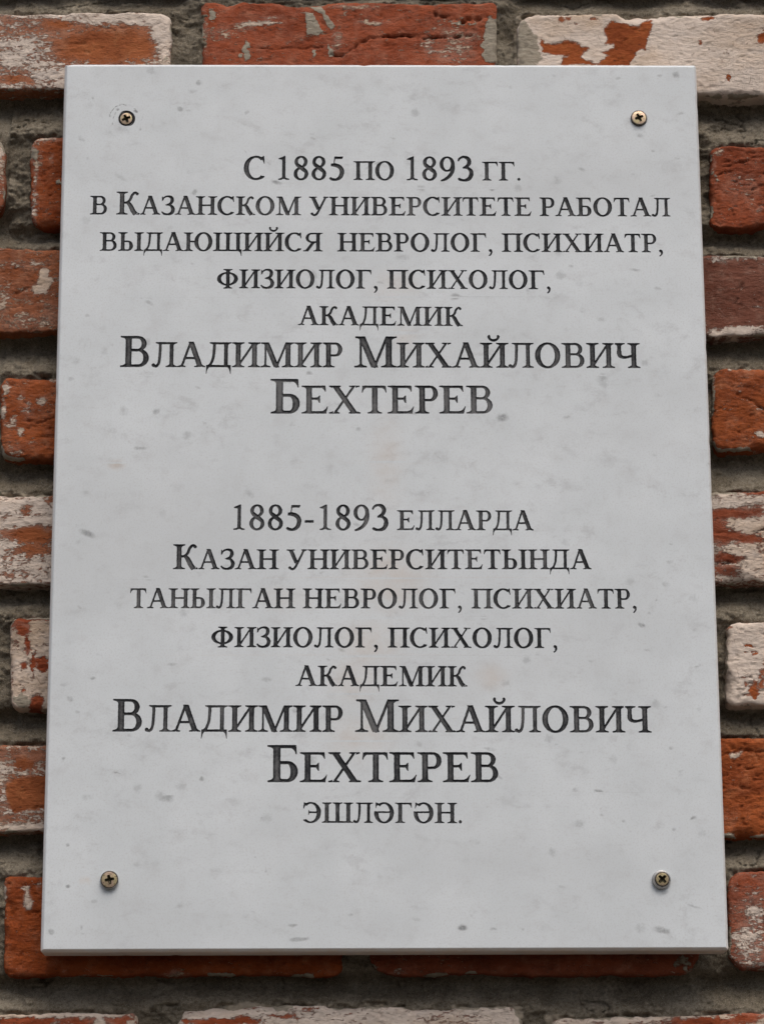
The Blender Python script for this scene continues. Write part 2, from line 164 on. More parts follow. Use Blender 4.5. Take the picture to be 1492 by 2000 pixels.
    {'q': [(-502.67, -291.39), (-302.31, -291.9), (-299.8, -367.61), (-498.27, -367.01)], 'dy': 0, 'col': (0.3, 0.07, 0.027), 'p': 0.3, 'rc': 9, 'er': 4, 'rough': 1.0, 'tone': 0.5, 'f': []},
    {'q': [(-284.68, -292.71), (-30.81, -291.06), (-30.86, -367.3), (-282.39, -366.54)], 'dy': 0, 'col': (0.29, 0.064, 0.014), 'p': 0.08, 'rc': 13, 'er': 8, 'rough': 1.5, 'tone': 0.5, 'f': [('P', [(-268.72, -301.58), (-266.06, -300.82), (-265.12, -306.95), (-262.68, -312.31), (-263.29, -317.66), (-267.09, -318.41), (-269.08, -315.35), (-268.11, -309.62)], 1.0), ('p', -271.76, -302.34, 1.6, 1.6, 0.5), ('p', -258.84, -299.3, 2.0, 2.0, 0.35), ('p', -284.27, -305.75, 2.0, 8.0, 0.6), ('m', -285.62, -311.48, 3.2, 9.6, 0.5), ('c', [(-267.8, -320.31), (-258.26, -319.96)], 2, 2), ('p', -236.19, -362.9, 1.6, 0.8, 0.3), ('p', -156.36, -365.78, 10.4, 2.4, 0.5)]},
    {'q': [(-10.06, -291.11), (237.04, -291.74), (234.45, -367.34), (-10.31, -366.6)], 'dy': 0, 'col': (0.265, 0.068, 0.03), 'p': 0.1, 'rc': 12, 'er': 7, 'rough': 1.0, 'tone': 0.5, 'f': [('m', 220.99, -358.59, 9.6, 5.6, 0.6), ('p', 11.02, -364.78, 8.0, 1.2, 0.3)]},
    {'q': [(258.27, -291.02), (482.72, -290.05), (477.91, -364.29), (255.6, -363.62)], 'dy': 0, 'col': (0.3, 0.07, 0.027), 'p': 0.22, 'rc': 11, 'er': 5, 'rough': 1.0, 'tone': 0.95, 'f': [('p', 275.86, -324.48, 8.0, 14.4, 0.36), ('p', 273.05, -347.35, 13.6, 11.2, 0.4), ('p', 267.59, -339.73, 5.6, 8.0, 0.2), ('m', 264.89, -350.37, 2.0, 2.4, 0.4), ('p', 259.93, -339.7, 1.6, 1.6, 0.4), ('p', 280.89, -294.55, 8.0, 2.4, 0.15), ('p', 278.26, -360.66, 12.0, 3.2, 0.3)]},
    {'q': [(-398.53, -396.21), (-182.44, -393.9), (-181.23, -459.3), (-395.68, -458.53)], 'dy': 0, 'col': (0.3, 0.07, 0.027), 'p': 0.62, 'rc': 9, 'er': 6, 'rough': 1.0, 'tone': 0.5, 'f': [('p', -261.88, -394.03, 56.0, 3.2, 0.6), ('p', -265.47, -400.75, 32.0, 3.6, -0.7), ('p', -210.67, -400.92, 4.0, 5.6, 0.5), ('p', -195.57, -399.48, 8.0, 2.8, -0.5), ('p', -242.8, -400.82, 2.8, 3.2, 0.4), ('p', -223.88, -401.63, 8.0, 3.2, -0.5)]},
    {'q': [(-154.49, -389.49), (102.02, -391.06), (100.87, -456.62), (-153.5, -455.71)], 'dy': 0, 'col': (0.3, 0.07, 0.027), 'p': 0.85, 'rc': 9, 'er': 6, 'rough': 1.0, 'tone': 0.8, 'f': [('p', -147.53, -399.63, 2.8, 2.4, -0.8), ('p', -129.34, -401.19, 13.6, 2.8, -1), ('p', -106.64, -400.51, 16.0, 2.4, -1), ('p', -72.57, -398.38, 12.0, 1.2, -0.6), ('m', -74.12, -391.62, 7.2, 3.2, 0.7), ('p', -125.65, -393.34, 12.0, 4.8, 0.3), ('p', -99.15, -390.04, 6.4, 1.2, -0.6), ('p', -53.64, -391.69, 8.0, 1.2, -0.5), ('m', -91.54, -394.57, 5.6, 2.0, 0.5), ('c', [(71.61, -392.09), (67.71, -399.58), (65.74, -405.19)], 1.2, 1.5), ('c', [(-3.58, -395.6), (-2.47, -403.1)], 1.2, 1.5)]},
    {'q': [(122.38, -399.38), (361.5, -394.51), (358.14, -461.24), (121.15, -460.39)], 'dy': 0, 'col': (0.3, 0.07, 0.027), 'p': 0.72, 'rc': 9, 'er': 7, 'rough': 1.0, 'tone': 0.6, 'f': [('p', 234.79, -401.99, 28.0, 4.0, -0.75), ('p', 269.16, -398.35, 12.0, 4.0, -0.6), ('p', 170.28, -398.03, 40.0, 4.0, 0.3), ('p', 223.59, -395.58, 24.0, 3.2, 0.4), ('p', 147.46, -399.08, 2.4, 1.6, -0.6)]},
    {'q': [(-752.08, 517.01), (-515.26, 517.6), (-510.93, 437.85), (-745.62, 437.39)], 'dy': 0, 'col': (0.29, 0.064, 0.014), 'p': 0.9, 'rc': 9, 'er': 4, 'rough': 1.0, 'tone': 0.5, 'f': []},
    {'q': [(-891.16, 516.67), (-776.39, 516.95), (-769.71, 437.34), (-883.45, 437.12)], 'dy': 0, 'col': (0.325, 0.082, 0.022), 'p': 0.1, 'rc': 9, 'er': 4, 'rough': 1.0, 'tone': 0.5, 'f': []},
    {'q': [(530.16, 520.17), (646.96, 520.46), (640.74, 440.11), (525.0, 439.89)], 'dy': 0, 'col': (0.325, 0.082, 0.022), 'p': 0.5, 'rc': 9, 'er': 4, 'rough': 1.0, 'tone': 0.5, 'f': []},
    {'q': [(671.71, 520.52), (788.72, 520.81), (781.19, 440.39), (665.26, 440.16)], 'dy': 0, 'col': (0.325, 0.082, 0.022), 'p': 0.2, 'rc': 9, 'er': 4, 'rough': 1.0, 'tone': 0.5, 'f': []},
    {'q': [(813.51, 520.87), (1054.97, 521.46), (1045.0, 440.91), (805.76, 440.44)], 'dy': 0, 'col': (0.325, 0.082, 0.022), 'p': 0.9, 'rc': 9, 'er': 4, 'rough': 1.0, 'tone': 0.5, 'f': []},
    {'q': [(-668.88, 411.15), (-434.68, 411.57), (-431.47, 341.28), (-663.78, 340.96)], 'dy': 0, 'col': (0.325, 0.082, 0.022), 'p': 0.2, 'rc': 9, 'er': 4, 'rough': 1.0, 'tone': 0.5, 'f': []},
    {'q': [(-926.37, 410.68), (-692.92, 411.1), (-687.64, 340.93), (-919.22, 340.61)], 'dy': 0, 'col': (0.265, 0.068, 0.03), 'p': 0.9, 'rc': 9, 'er': 4, 'rough': 1.0, 'tone': 0.5, 'f': []},
    {'q': [(401.34, 413.08), (638.67, 413.5), (633.19, 342.73), (397.79, 342.41)], 'dy': 0, 'col': (0.265, 0.068, 0.03), 'p': 0.1, 'rc': 9, 'er': 4, 'rough': 1.0, 'tone': 0.5, 'f': []},
    {'q': [(663.12, 413.55), (901.21, 413.98), (893.58, 343.09), (657.43, 342.76)], 'dy': 0, 'col': (0.325, 0.102, 0.036), 'p': 0.1, 'rc': 9, 'er': 4, 'rough': 1.0, 'tone': 0.5, 'f': []},
    {'q': [(-689.67, 302.72), (-577.43, 302.84), (-572.58, 225.65), (-683.82, 225.57)], 'dy': 0, 'col': (0.265, 0.068, 0.03), 'p': 0.9, 'rc': 9, 'er': 4, 'rough': 1.0, 'tone': 0.5, 'f': []},
    {'q': [(-943.89, 302.43), (-713.41, 302.69), (-707.34, 225.56), (-935.77, 225.41)], 'dy': 0, 'col': (0.29, 0.064, 0.014), 'p': 0.1, 'rc': 9, 'er': 4, 'rough': 1.0, 'tone': 0.5, 'f': []},
    {'q': [(528.73, 304.09), (642.68, 304.22), (636.54, 226.43), (523.63, 226.36)], 'dy': 0, 'col': (0.29, 0.064, 0.014), 'p': 0.5, 'rc': 9, 'er': 4, 'rough': 1.0, 'tone': 0.5, 'f': []},
    {'q': [(666.83, 304.25), (901.95, 304.51), (893.45, 226.6), (660.46, 226.45)], 'dy': 0, 'col': (0.29, 0.064, 0.014), 'p': 0.1, 'rc': 9, 'er': 4, 'rough': 1.0, 'tone': 0.5, 'f': []},
    {'q': [(-609.53, 207.41), (-498.43, 207.47), (-494.51, 135.34), (-604.68, 135.33)], 'dy': 0, 'col': (0.3, 0.07, 0.027), 'p': 0.2, 'rc': 9, 'er': 4, 'rough': 1.0, 'tone': 0.5, 'f': []},
    {'q': [(-861.17, 207.27), (-633.03, 207.4), (-627.98, 135.33), (-854.2, 135.31)], 'dy': 0, 'col': (0.265, 0.068, 0.03), 'p': 0.2, 'rc': 9, 'er': 4, 'rough': 1.0, 'tone': 0.5, 'f': []},
    {'q': [(477.23, 207.99), (709.2, 208.11), (702.82, 135.44), (472.85, 135.42)], 'dy': 0, 'col': (0.325, 0.082, 0.022), 'p': 0.1, 'rc': 9, 'er': 4, 'rough': 1.0, 'tone': 0.5, 'f': []},
    {'q': [(733.09, 208.13), (846.05, 208.19), (838.51, 135.45), (726.51, 135.44)], 'dy': 0, 'col': (0.325, 0.082, 0.022), 'p': 0.2, 'rc': 9, 'er': 4, 'rough': 1.0, 'tone': 0.5, 'f': []},
    {'q': [(-774.25, 101.03), (-548.73, 101.0), (-544.92, 38.58), (-768.78, 38.69)], 'dy': 0, 'col': (0.325, 0.102, 0.036), 'p': 0.9, 'rc': 9, 'er': 4, 'rough': 1.0, 'tone': 0.5, 'f': []},
    {'q': [(515.38, 100.87), (744.53, 100.84), (738.68, 37.92), (511.25, 38.03)], 'dy': 0, 'col': (0.175, 0.066, 0.042), 'p': 0.9, 'rc': 9, 'er': 4, 'rough': 1.0, 'tone': 0.5, 'f': []},
    {'q': [(768.14, 100.84), (998.01, 100.81), (990.25, 37.79), (762.11, 37.9)], 'dy': 0, 'col': (0.3, 0.07, 0.027), 'p': 0.2, 'rc': 9, 'er': 4, 'rough': 1.0, 'tone': 0.5, 'f': []},
    {'q': [(-674.96, 4.71), (-451.76, 4.55), (-448.18, -67.05), (-669.46, -66.79)], 'dy': 0, 'col': (0.325, 0.102, 0.036), 'p': 0.2, 'rc': 9, 'er': 4, 'rough': 1.0, 'tone': 0.5, 'f': []},
    {'q': [(-920.39, 4.89), (-697.87, 4.73), (-692.18, -66.77), (-912.79, -66.51)], 'dy': 0, 'col': (0.265, 0.068, 0.03), 'p': 0.5, 'rc': 9, 'er': 4, 'rough': 1.0, 'tone': 0.5, 'f': []},
    {'q': [(484.94, 3.87), (594.87, 3.79), (589.39, -68.26), (480.42, -68.14)], 'dy': 0, 'col': (0.175, 0.066, 0.042), 'p': 0.5, 'rc': 9, 'er': 4, 'rough': 1.0, 'tone': 0.5, 'f': []},
    {'q': [(618.15, 3.77), (728.26, 3.69), (721.62, -68.42), (612.47, -68.29)], 'dy': 0, 'col': (0.175, 0.066, 0.042), 'p': 0.5, 'rc': 9, 'er': 4, 'rough': 1.0, 'tone': 0.5, 'f': []},
    {'q': [(751.59, 3.68), (861.87, 3.6), (854.06, -68.57), (744.74, -68.45)], 'dy': 0, 'col': (0.325, 0.082, 0.022), 'p': 0.1, 'rc': 9, 'er': 4, 'rough': 1.0, 'tone': 0.5, 'f': []},
    {'q': [(-644.04, -92.67), (-536.91, -92.81), (-532.56, -164.29), (-638.75, -164.1)], 'dy': 0, 'col': (0.175, 0.066, 0.042), 'p': 0.2, 'rc': 9, 'er': 4, 'rough': 1.0, 'tone': 0.5, 'f': []},
    {'q': [(-886.68, -92.35), (-666.69, -92.64), (-661.21, -164.06), (-879.29, -163.68)], 'dy': 0, 'col': (0.29, 0.064, 0.014), 'p': 0.9, 'rc': 9, 'er': 4, 'rough': 1.0, 'tone': 0.5, 'f': []},
    {'q': [(518.41, -94.21), (742.26, -94.51), (735.43, -166.54), (513.54, -166.15)], 'dy': 0, 'col': (0.325, 0.082, 0.022), 'p': 0.1, 'rc': 9, 'er': 4, 'rough': 1.0, 'tone': 0.5, 'f': []},
    {'q': [(-536.38, -190.33), (-430.4, -190.53), (-426.99, -260.76), (-532.06, -260.51)], 'dy': 0, 'col': (0.265, 0.068, 0.03), 'p': 0.5, 'rc': 9, 'er': 4, 'rough': 1.0, 'tone': 0.5, 'f': []},
    {'q': [(-776.46, -189.86), (-558.8, -190.28), (-554.28, -260.46), (-770.07, -259.95)], 'dy': 0, 'col': (0.325, 0.102, 0.036), 'p': 0.5, 'rc': 9, 'er': 4, 'rough': 1.0, 'tone': 0.5, 'f': []},
    {'q': [(492.19, -192.32), (599.54, -192.52), (593.99, -263.18), (487.58, -262.93)], 'dy': 0, 'col': (0.175, 0.066, 0.042), 'p': 0.9, 'rc': 9, 'er': 4, 'rough': 1.0, 'tone': 0.5, 'f': []},
    {'q': [(622.28, -192.57), (843.74, -193.0), (836.06, -263.75), (616.53, -263.23)], 'dy': 0, 'col': (0.325, 0.082, 0.022), 'p': 0.5, 'rc': 9, 'er': 4, 'rough': 1.0, 'tone': 0.5, 'f': []},
    {'q': [(-739.92, -290.01), (-524.86, -290.56), (-520.37, -364.31), (-733.45, -363.67)], 'dy': 0, 'col': (0.325, 0.102, 0.036), 'p': 0.1, 'rc': 9, 'er': 4, 'rough': 1.0, 'tone': 0.5, 'f': []},
    {'q': [(504.95, -293.2), (723.35, -293.75), (716.29, -368.04), (499.93, -367.39)], 'dy': 0, 'col': (0.325, 0.102, 0.036), 'p': 0.5, 'rc': 9, 'er': 4, 'rough': 1.0, 'tone': 0.5, 'f': []},
    {'q': [(-523.81, -394.31), (-420.49, -394.64), (-417.39, -458.45), (-519.88, -458.08)], 'dy': 0, 'col': (0.265, 0.068, 0.03), 'p': 0.9, 'rc': 9, 'er': 4, 'rough': 1.0, 'tone': 0.5, 'f': []},
    {'q': [(-757.88, -393.56), (-545.67, -394.24), (-541.56, -458.0), (-752.07, -457.25)], 'dy': 0, 'col': (0.325, 0.102, 0.036), 'p': 0.9, 'rc': 9, 'er': 4, 'rough': 1.0, 'tone': 0.5, 'f': []},
    {'q': [(383.47, -397.21), (487.96, -397.55), (483.7, -461.69), (380.06, -461.32)], 'dy': 0, 'col': (0.3, 0.07, 0.027), 'p': 0.1, 'rc': 9, 'er': 4, 'rough': 1.0, 'tone': 0.5, 'f': []},
    {'q': [(510.1, -397.62), (725.67, -398.31), (719.47, -462.54), (505.66, -461.77)], 'dy': 0, 'col': (0.3, 0.07, 0.027), 'p': 0.2, 'rc': 9, 'er': 4, 'rough': 1.0, 'tone': 0.5, 'f': []},
    {'q': [(-762.09, 629.91), (-522.25, 630.67), (-517.77, 548.4), (-755.42, 547.77)], 'dy': 0, 'col': (0.175, 0.066, 0.042), 'p': 0.1, 'rc': 9, 'er': 4, 'rough': 1.0, 'tone': 0.5, 'f': []},
    {'q': [(-497.54, 630.74), (-256.91, 631.51), (-254.88, 549.1), (-493.3, 548.47)], 'dy': 0, 'col': (0.3, 0.07, 0.027), 'p': 0.2, 'rc': 9, 'er': 4, 'rough': 1.0, 'tone': 0.5, 'f': []},
    {'q': [(-232.12, 631.58), (-114.92, 631.96), (-114.2, 549.47), (-230.32, 549.17)], 'dy': 0, 'col': (0.29, 0.064, 0.014), 'p': 0.9, 'rc': 9, 'er': 4, 'rough': 1.0, 'tone': 0.5, 'f': []},
    {'q': [(-90.09, 632.03), (151.76, 632.8), (150.02, 550.17), (-89.6, 549.54)], 'dy': 0, 'col': (0.175, 0.066, 0.042), 'p': 0.1, 'rc': 9, 'er': 4, 'rough': 1.0, 'tone': 0.5, 'f': []},
    {'q': [(176.67, 632.88), (419.33, 633.64), (415.1, 550.88), (174.7, 550.24)], 'dy': 0, 'col': (0.175, 0.066, 0.042), 'p': 0.9, 'rc': 9, 'er': 4, 'rough': 1.0, 'tone': 0.5, 'f': []},
    {'q': [(444.32, 633.72), (562.51, 634.1), (556.95, 551.25), (439.86, 550.94)], 'dy': 0, 'col': (0.3, 0.07, 0.027), 'p': 0.2, 'rc': 9, 'er': 4, 'rough': 1.0, 'tone': 0.5, 'f': []},
    {'q': [(587.55, 634.18), (831.43, 634.95), (823.37, 551.96), (581.76, 551.32)], 'dy': 0, 'col': (0.265, 0.068, 0.03), 'p': 0.5, 'rc': 9, 'er': 4, 'rough': 1.0, 'tone': 0.5, 'f': []},
    {'q': [(-761.37, 748.22), (-518.33, 749.17), (-513.71, 662.31), (-754.42, 661.5)], 'dy': 0, 'col': (0.3, 0.07, 0.027), 'p': 0.9, 'rc': 9, 'er': 4, 'rough': 1.0, 'tone': 0.5, 'f': []},
    {'q': [(-493.29, 749.26), (-249.44, 750.21), (-247.4, 663.2), (-488.91, 662.39)], 'dy': 0, 'col': (0.29, 0.064, 0.014), 'p': 0.1, 'rc': 9, 'er': 4, 'rough': 1.0, 'tone': 0.5, 'f': []},
    {'q': [(-224.32, 750.31), (20.35, 751.27), (19.8, 664.1), (-222.52, 663.28)], 'dy': 0, 'col': (0.29, 0.064, 0.014), 'p': 0.2, 'rc': 9, 'er': 4, 'rough': 1.0, 'tone': 0.5, 'f': []},
    {'q': [(45.55, 751.36), (164.72, 751.83), (162.78, 664.58), (44.76, 664.18)], 'dy': 0, 'col': (0.29, 0.064, 0.014), 'p': 0.1, 'rc': 9, 'er': 4, 'rough': 1.0, 'tone': 0.5, 'f': []},
    {'q': [(189.97, 751.93), (435.89, 752.89), (431.33, 665.48), (187.78, 664.66)], 'dy': 0, 'col': (0.265, 0.068, 0.03), 'p': 0.2, 'rc': 9, 'er': 4, 'rough': 1.0, 'tone': 0.5, 'f': []},
    {'q': [(461.23, 752.99), (707.98, 753.95), (700.78, 666.39), (456.42, 665.57)], 'dy': 0, 'col': (0.3, 0.07, 0.027), 'p': 0.1, 'rc': 9, 'er': 4, 'rough': 1.0, 'tone': 0.5, 'f': []},
    {'q': [(733.4, 754.05), (980.98, 755.01), (971.12, 667.29), (725.95, 666.47)], 'dy': 0, 'col': (0.175, 0.066, 0.042), 'p': 0.5, 'rc': 9, 'er': 4, 'rough': 1.0, 'tone': 0.5, 'f': []},
    {'q': [(-671.64, -483.53), (-569.68, -483.91), (-565.26, -548.75), (-666.38, -548.33)], 'dy': 0, 'col': (0.3, 0.07, 0.027), 'p': 0.2, 'rc': 9, 'er': 4, 'rough': 1.0, 'tone': 0.5, 'f': []},
    {'q': [(-548.08, -484.0), (-445.97, -484.38), (-442.57, -549.26), (-543.84, -548.84)], 'dy': 0, 'col': (0.265, 0.068, 0.03), 'p': 0.1, 'rc': 9, 'er': 4, 'rough': 1.0, 'tone': 0.5, 'f': []},
    {'q': [(-424.33, -484.46), (-213.67, -485.25), (-212.2, -550.22), (-421.11, -549.35)], 'dy': 0, 'col': (0.325, 0.102, 0.036), 'p': 0.9, 'rc': 9, 'er': 4, 'rough': 1.0, 'tone': 0.5, 'f': []},
    {'q': [(-191.98, -485.33), (19.29, -486.13), (18.83, -551.18), (-190.69, -550.31)], 'dy': 0, 'col': (0.175, 0.066, 0.042), 'p': 0.9, 'rc': 9, 'er': 4, 'rough': 1.0, 'tone': 0.5, 'f': []},
    {'q': [(41.05, -486.21), (252.93, -487.01), (250.52, -552.14), (40.4, -551.27)], 'dy': 0, 'col': (0.175, 0.066, 0.042), 'p': 0.9, 'rc': 9, 'er': 4, 'rough': 1.0, 'tone': 0.5, 'f': []},
    {'q': [(274.75, -487.09), (487.25, -487.89), (482.87, -553.11), (272.15, -552.23)], 'dy': 0, 'col': (0.29, 0.064, 0.014), 'p': 0.1, 'rc': 9, 'er': 4, 'rough': 1.0, 'tone': 0.5, 'f': []},
    {'q': [(509.13, -487.97), (722.24, -488.77), (715.89, -554.08), (504.57, -553.2)], 'dy': 0, 'col': (0.175, 0.066, 0.042), 'p': 0.2, 'rc': 9, 'er': 4, 'rough': 1.0, 'tone': 0.5, 'f': []},
    {'q': [(-711.51, -571.75), (-503.99, -572.64), (-500.05, -637.8), (-705.83, -636.83)], 'dy': 0, 'col': (0.265, 0.068, 0.03), 'p': 0.1, 'rc': 9, 'er': 4, 'rough': 1.0, 'tone': 0.5, 'f': []},
    {'q': [(-482.61, -572.73), (-274.5, -573.63), (-272.49, -638.87), (-478.85, -637.9)], 'dy': 0, 'col': (0.325, 0.082, 0.022), 'p': 0.2, 'rc': 9, 'er': 4, 'rough': 1.0, 'tone': 0.5, 'f': []},
    {'q': [(-253.07, -573.72), (-151.74, -574.16), (-150.77, -639.44), (-251.24, -638.97)], 'dy': 0, 'col': (0.325, 0.082, 0.022), 'p': 0.5, 'rc': 9, 'er': 4, 'rough': 1.0, 'tone': 0.5, 'f': []},
    {'q': [(-130.28, -574.25), (-28.79, -574.69), (-28.86, -640.02), (-129.48, -639.54)], 'dy': 0, 'col': (0.325, 0.082, 0.022), 'p': 0.1, 'rc': 9, 'er': 4, 'rough': 1.0, 'tone': 0.5, 'f': []},
    {'q': [(-7.3, -574.78), (202.05, -575.68), (200.03, -641.1), (-7.55, -640.12)], 'dy': 0, 'col': (0.265, 0.068, 0.03), 'p': 0.9, 'rc': 9, 'er': 4, 'rough': 1.0, 'tone': 0.5, 'f': []},
    {'q': [(223.61, -575.77), (433.55, -576.68), (429.56, -642.18), (221.4, -641.2)], 'dy': 0, 'col': (0.325, 0.102, 0.036), 'p': 0.5, 'rc': 9, 'er': 4, 'rough': 1.0, 'tone': 0.5, 'f': []},
    {'q': [(455.17, -576.77), (665.72, -577.68), (659.75, -643.26), (451.0, -642.28)], 'dy': 0, 'col': (0.265, 0.068, 0.03), 'p': 0.5, 'rc': 9, 'er': 4, 'rough': 1.0, 'tone': 0.5, 'f': []},
]
FACE_Y = 31.0
VIEW = (-298.38, -418.34, 330.53, 443.12)

# ================================================================= camera, sky, sun, exposure
scene = bpy.context.scene
scene.view_settings.view_transform = 'Standard'
scene.view_settings.look = 'None'
scene.view_settings.gamma = 1.0
scene.view_settings.use_curve_mapping = False
scene.view_settings.exposure = 0.36
scene.cycles.max_bounces = 6

cam = bpy.data.cameras.new('camera')
cam.sensor_fit = 'VERTICAL'; cam.sensor_height = 36.0; cam.lens = CAM_LENS
cam.clip_start = 0.05; cam.clip_end = 500.0
cam_ob = bpy.data.objects.new('camera', cam); scene.collection.objects.link(cam_ob)
R = Matrix((CAM_AXES[0], CAM_AXES[1], CAM_AXES[2])).transposed()
cam_ob.matrix_world = Matrix.Translation(CAM_LOC) @ R.to_4x4()
scene.camera = cam_ob

SUN_ELEV, SUN_AZ = math.radians(62), math.radians(18)          # azimuth: to the right of straight out from the wall
world = bpy.data.worlds.new('World'); scene.world = world; world.use_nodes = True
wn = world.node_tree; bg = wn.nodes['Background']
sky = wn.nodes.new('ShaderNodeTexSky'); sky.sky_type = 'NISHITA'; sky.sun_disc = False
sky.sun_elevation = SUN_ELEV; sky.sun_rotation = math.radians(180) - SUN_AZ
sky.air_density = 1.0; sky.dust_density = 6.0; sky.ozone_density = 1.0
wn.links.new(sky.outputs[0], bg.inputs[0]); bg.inputs[1].default_value = 0.10

sun = bpy.data.lights.new('sun', 'SUN'); sun.energy = 1.3; sun.angle = math.radians(50); sun.color = (1.0, 0.98, 0.955)
sun_ob = bpy.data.objects.new('sun', sun); scene.collection.objects.link(sun_ob)
d_sun = Vector((math.sin(SUN_AZ)*math.cos(SUN_ELEV), -math.cos(SUN_AZ)*math.cos(SUN_ELEV), math.sin(SUN_ELEV)))
sun_ob.rotation_euler = d_sun.to_track_quat('Z', 'Y').to_euler()

# ================================================================= helpers
col = scene.collection
MM = 0.001

def tag(o, label, cat):
    o['label'] = label; o['category'] = cat
    return o

def empty(name, loc=(0, 0, 0)):
    o = bpy.data.objects.new(name, None); o.empty_display_size = 0.05; o.location = loc
    col.objects.link(o); return o

def make(name, verts, faces, mat, parent, smooth=False, attrs=None, origin=(0, 0, 0)):
    """verts in millimetres, already relative to the parent's origin"""
    me = bpy.data.meshes.new(name)
    v = np.asarray(verts, np.float64)*MM
    me.from_pydata(v.tolist() if len(v) < 4000 else [tuple(p) for p in v], [], faces)
    me.update()
    if smooth: me.polygons.foreach_set('use_smooth', np.ones(len(me.polygons), bool))
    for k, a in (attrs or {}).items():
        a = np.asarray(a, np.float32)
        if a.ndim == 1:
            at = me.attributes.new(k, 'FLOAT', 'POINT'); at.data.foreach_set('value', a)
        else:
            at = me.attributes.new(k, 'FLOAT_COLOR', 'POINT')
            at.data.foreach_set('color', np.concatenate([a, np.ones((len(a), 1), np.float32)], 1).ravel())
    me.materials.append(mat)
    o = bpy.data.objects.new(name, me); col.objects.link(o); o.parent = parent
    return o

# ---- lattice noise
def _h(ix, iy, iz, s):
    n = (ix.astype(np.int64)*374761393 + iy.astype(np.int64)*668265263 + iz.astype(np.int64)*2147483647 + s*974711) & 0xffffffff
    n = ((n ^ (n >> 13))*1274126177) & 0xffffffff
    n = ((n ^ (n >> 15))*2246822519) & 0xffffffff
    return ((n ^ (n >> 16)) & 0xffffff)/float(0xffffff)

def vnoise(x, y, s=0):
    ix, iy = np.floor(x), np.floor(y); fx, fy = x-ix, y-iy
    fx = fx*fx*fx*(fx*(fx*6-15)+10); fy = fy*fy*fy*(fy*(fy*6-15)+10)
    z = np.zeros_like(ix)
    a, b, c, d = _h(ix, iy, z, s), _h(ix+1, iy, z, s), _h(ix, iy+1, z, s), _h(ix+1, iy+1, z, s)
    return ((a*(1-fx)+b*fx)*(1-fy)+(c*(1-fx)+d*fx)*fy)*2-1

def fbm(x, y, s=0, o=4, g=.5):
    r = np.zeros_like(np.asarray(x, float)); a = 1.0; t = 0
    for k in range(o):
        ca, sa = math.cos(k*1.1), math.sin(k*1.1)
        r += a*vnoise((x*ca-y*sa)*2**k+17.3*k, (x*sa+y*ca)*2**k-9.1*k, s+k); t += a; a *= g
    return r/t

# ---- node helpers
def mat_new(name):
    m = bpy.data.materials.new(name); m.use_nodes = True
    nt = m.node_tree; return m, nt, nt.nodes['Principled BSDF']

class NB:
    def __init__(s, nt): s.nt = nt
    def n(s, t, **k):
        x = s.nt.nodes.new(t)
        for a, v in k.items(): setattr(x, a, v)
        return x
    def put(s, sock, v):
        if hasattr(v, 'default_value') and hasattr(v, 'is_output'): s.nt.links.new(v, sock)
        else: sock.default_value = v
    def math(s, op, a, b=0.0, c=0.0, clamp=False):
        x = s.n('ShaderNodeMath', operation=op, use_clamp=clamp)
        s.put(x.inputs[0], a); s.put(x.inputs[1], b); s.put(x.inputs[2], c); return x.outputs[0]
    def noise(s, vec, scale, detail=4, rough=.55, dist=0.0):
        x = s.n('ShaderNodeTexNoise'); s.put(x.inputs['Vector'], vec)
        x.inputs['Scale'].default_value = scale; x.inputs['Detail'].default_value = detail
        x.inputs['Roughness'].default_value = rough; x.inputs['Distortion'].default_value = dist
        return x.outputs[0]
    def voro(s, vec, scale, feature='F1'):
        x = s.n('ShaderNodeTexVoronoi', feature=feature); s.put(x.inputs['Vector'], vec); x.inputs['Scale'].default_value = scale
        return x
    def mapr(s, v, a, b, c=0.0, d=1.0, smooth=True):
        x = s.n('ShaderNodeMapRange', interpolation_type='SMOOTHSTEP' if smooth else 'LINEAR')
        s.put(x.inputs[0], v); 
        for i, q in enumerate((a, b, c, d)): s.put(x.inputs[1+i], q)
        return x.outputs[0]
    def mix(s, f, a, b, mode='MIX'):
        x = s.n('ShaderNodeMix', data_type='RGBA', blend_type=mode)
        s.put(x.inputs[0], f); s.put(x.inputs[6], a); s.put(x.inputs[7], b); return x.outputs[2]
    def scalevec(s, vec, sc):
        x = s.n('ShaderNodeVectorMath', operation='MULTIPLY'); s.put(x.inputs[0], vec); x.inputs[1].default_value = sc; return x.outputs[0]
    def attr(s, name):
        return s.n('ShaderNodeAttribute', attribute_name=name)
    def objco(s):
        return s.n('ShaderNodeTexCoord').outputs['Object']

def bump(nb, bsdf, h, dist, strength=1.0, prev=None):
    b = nb.n('ShaderNodeBump'); b.inputs['Distance'].default_value = dist; b.inputs['Strength'].default_value = strength
    nb.put(b.inputs['Height'], h)
    if prev is not None: nb.put(b.inputs['Normal'], prev)
    return b.outputs[0]

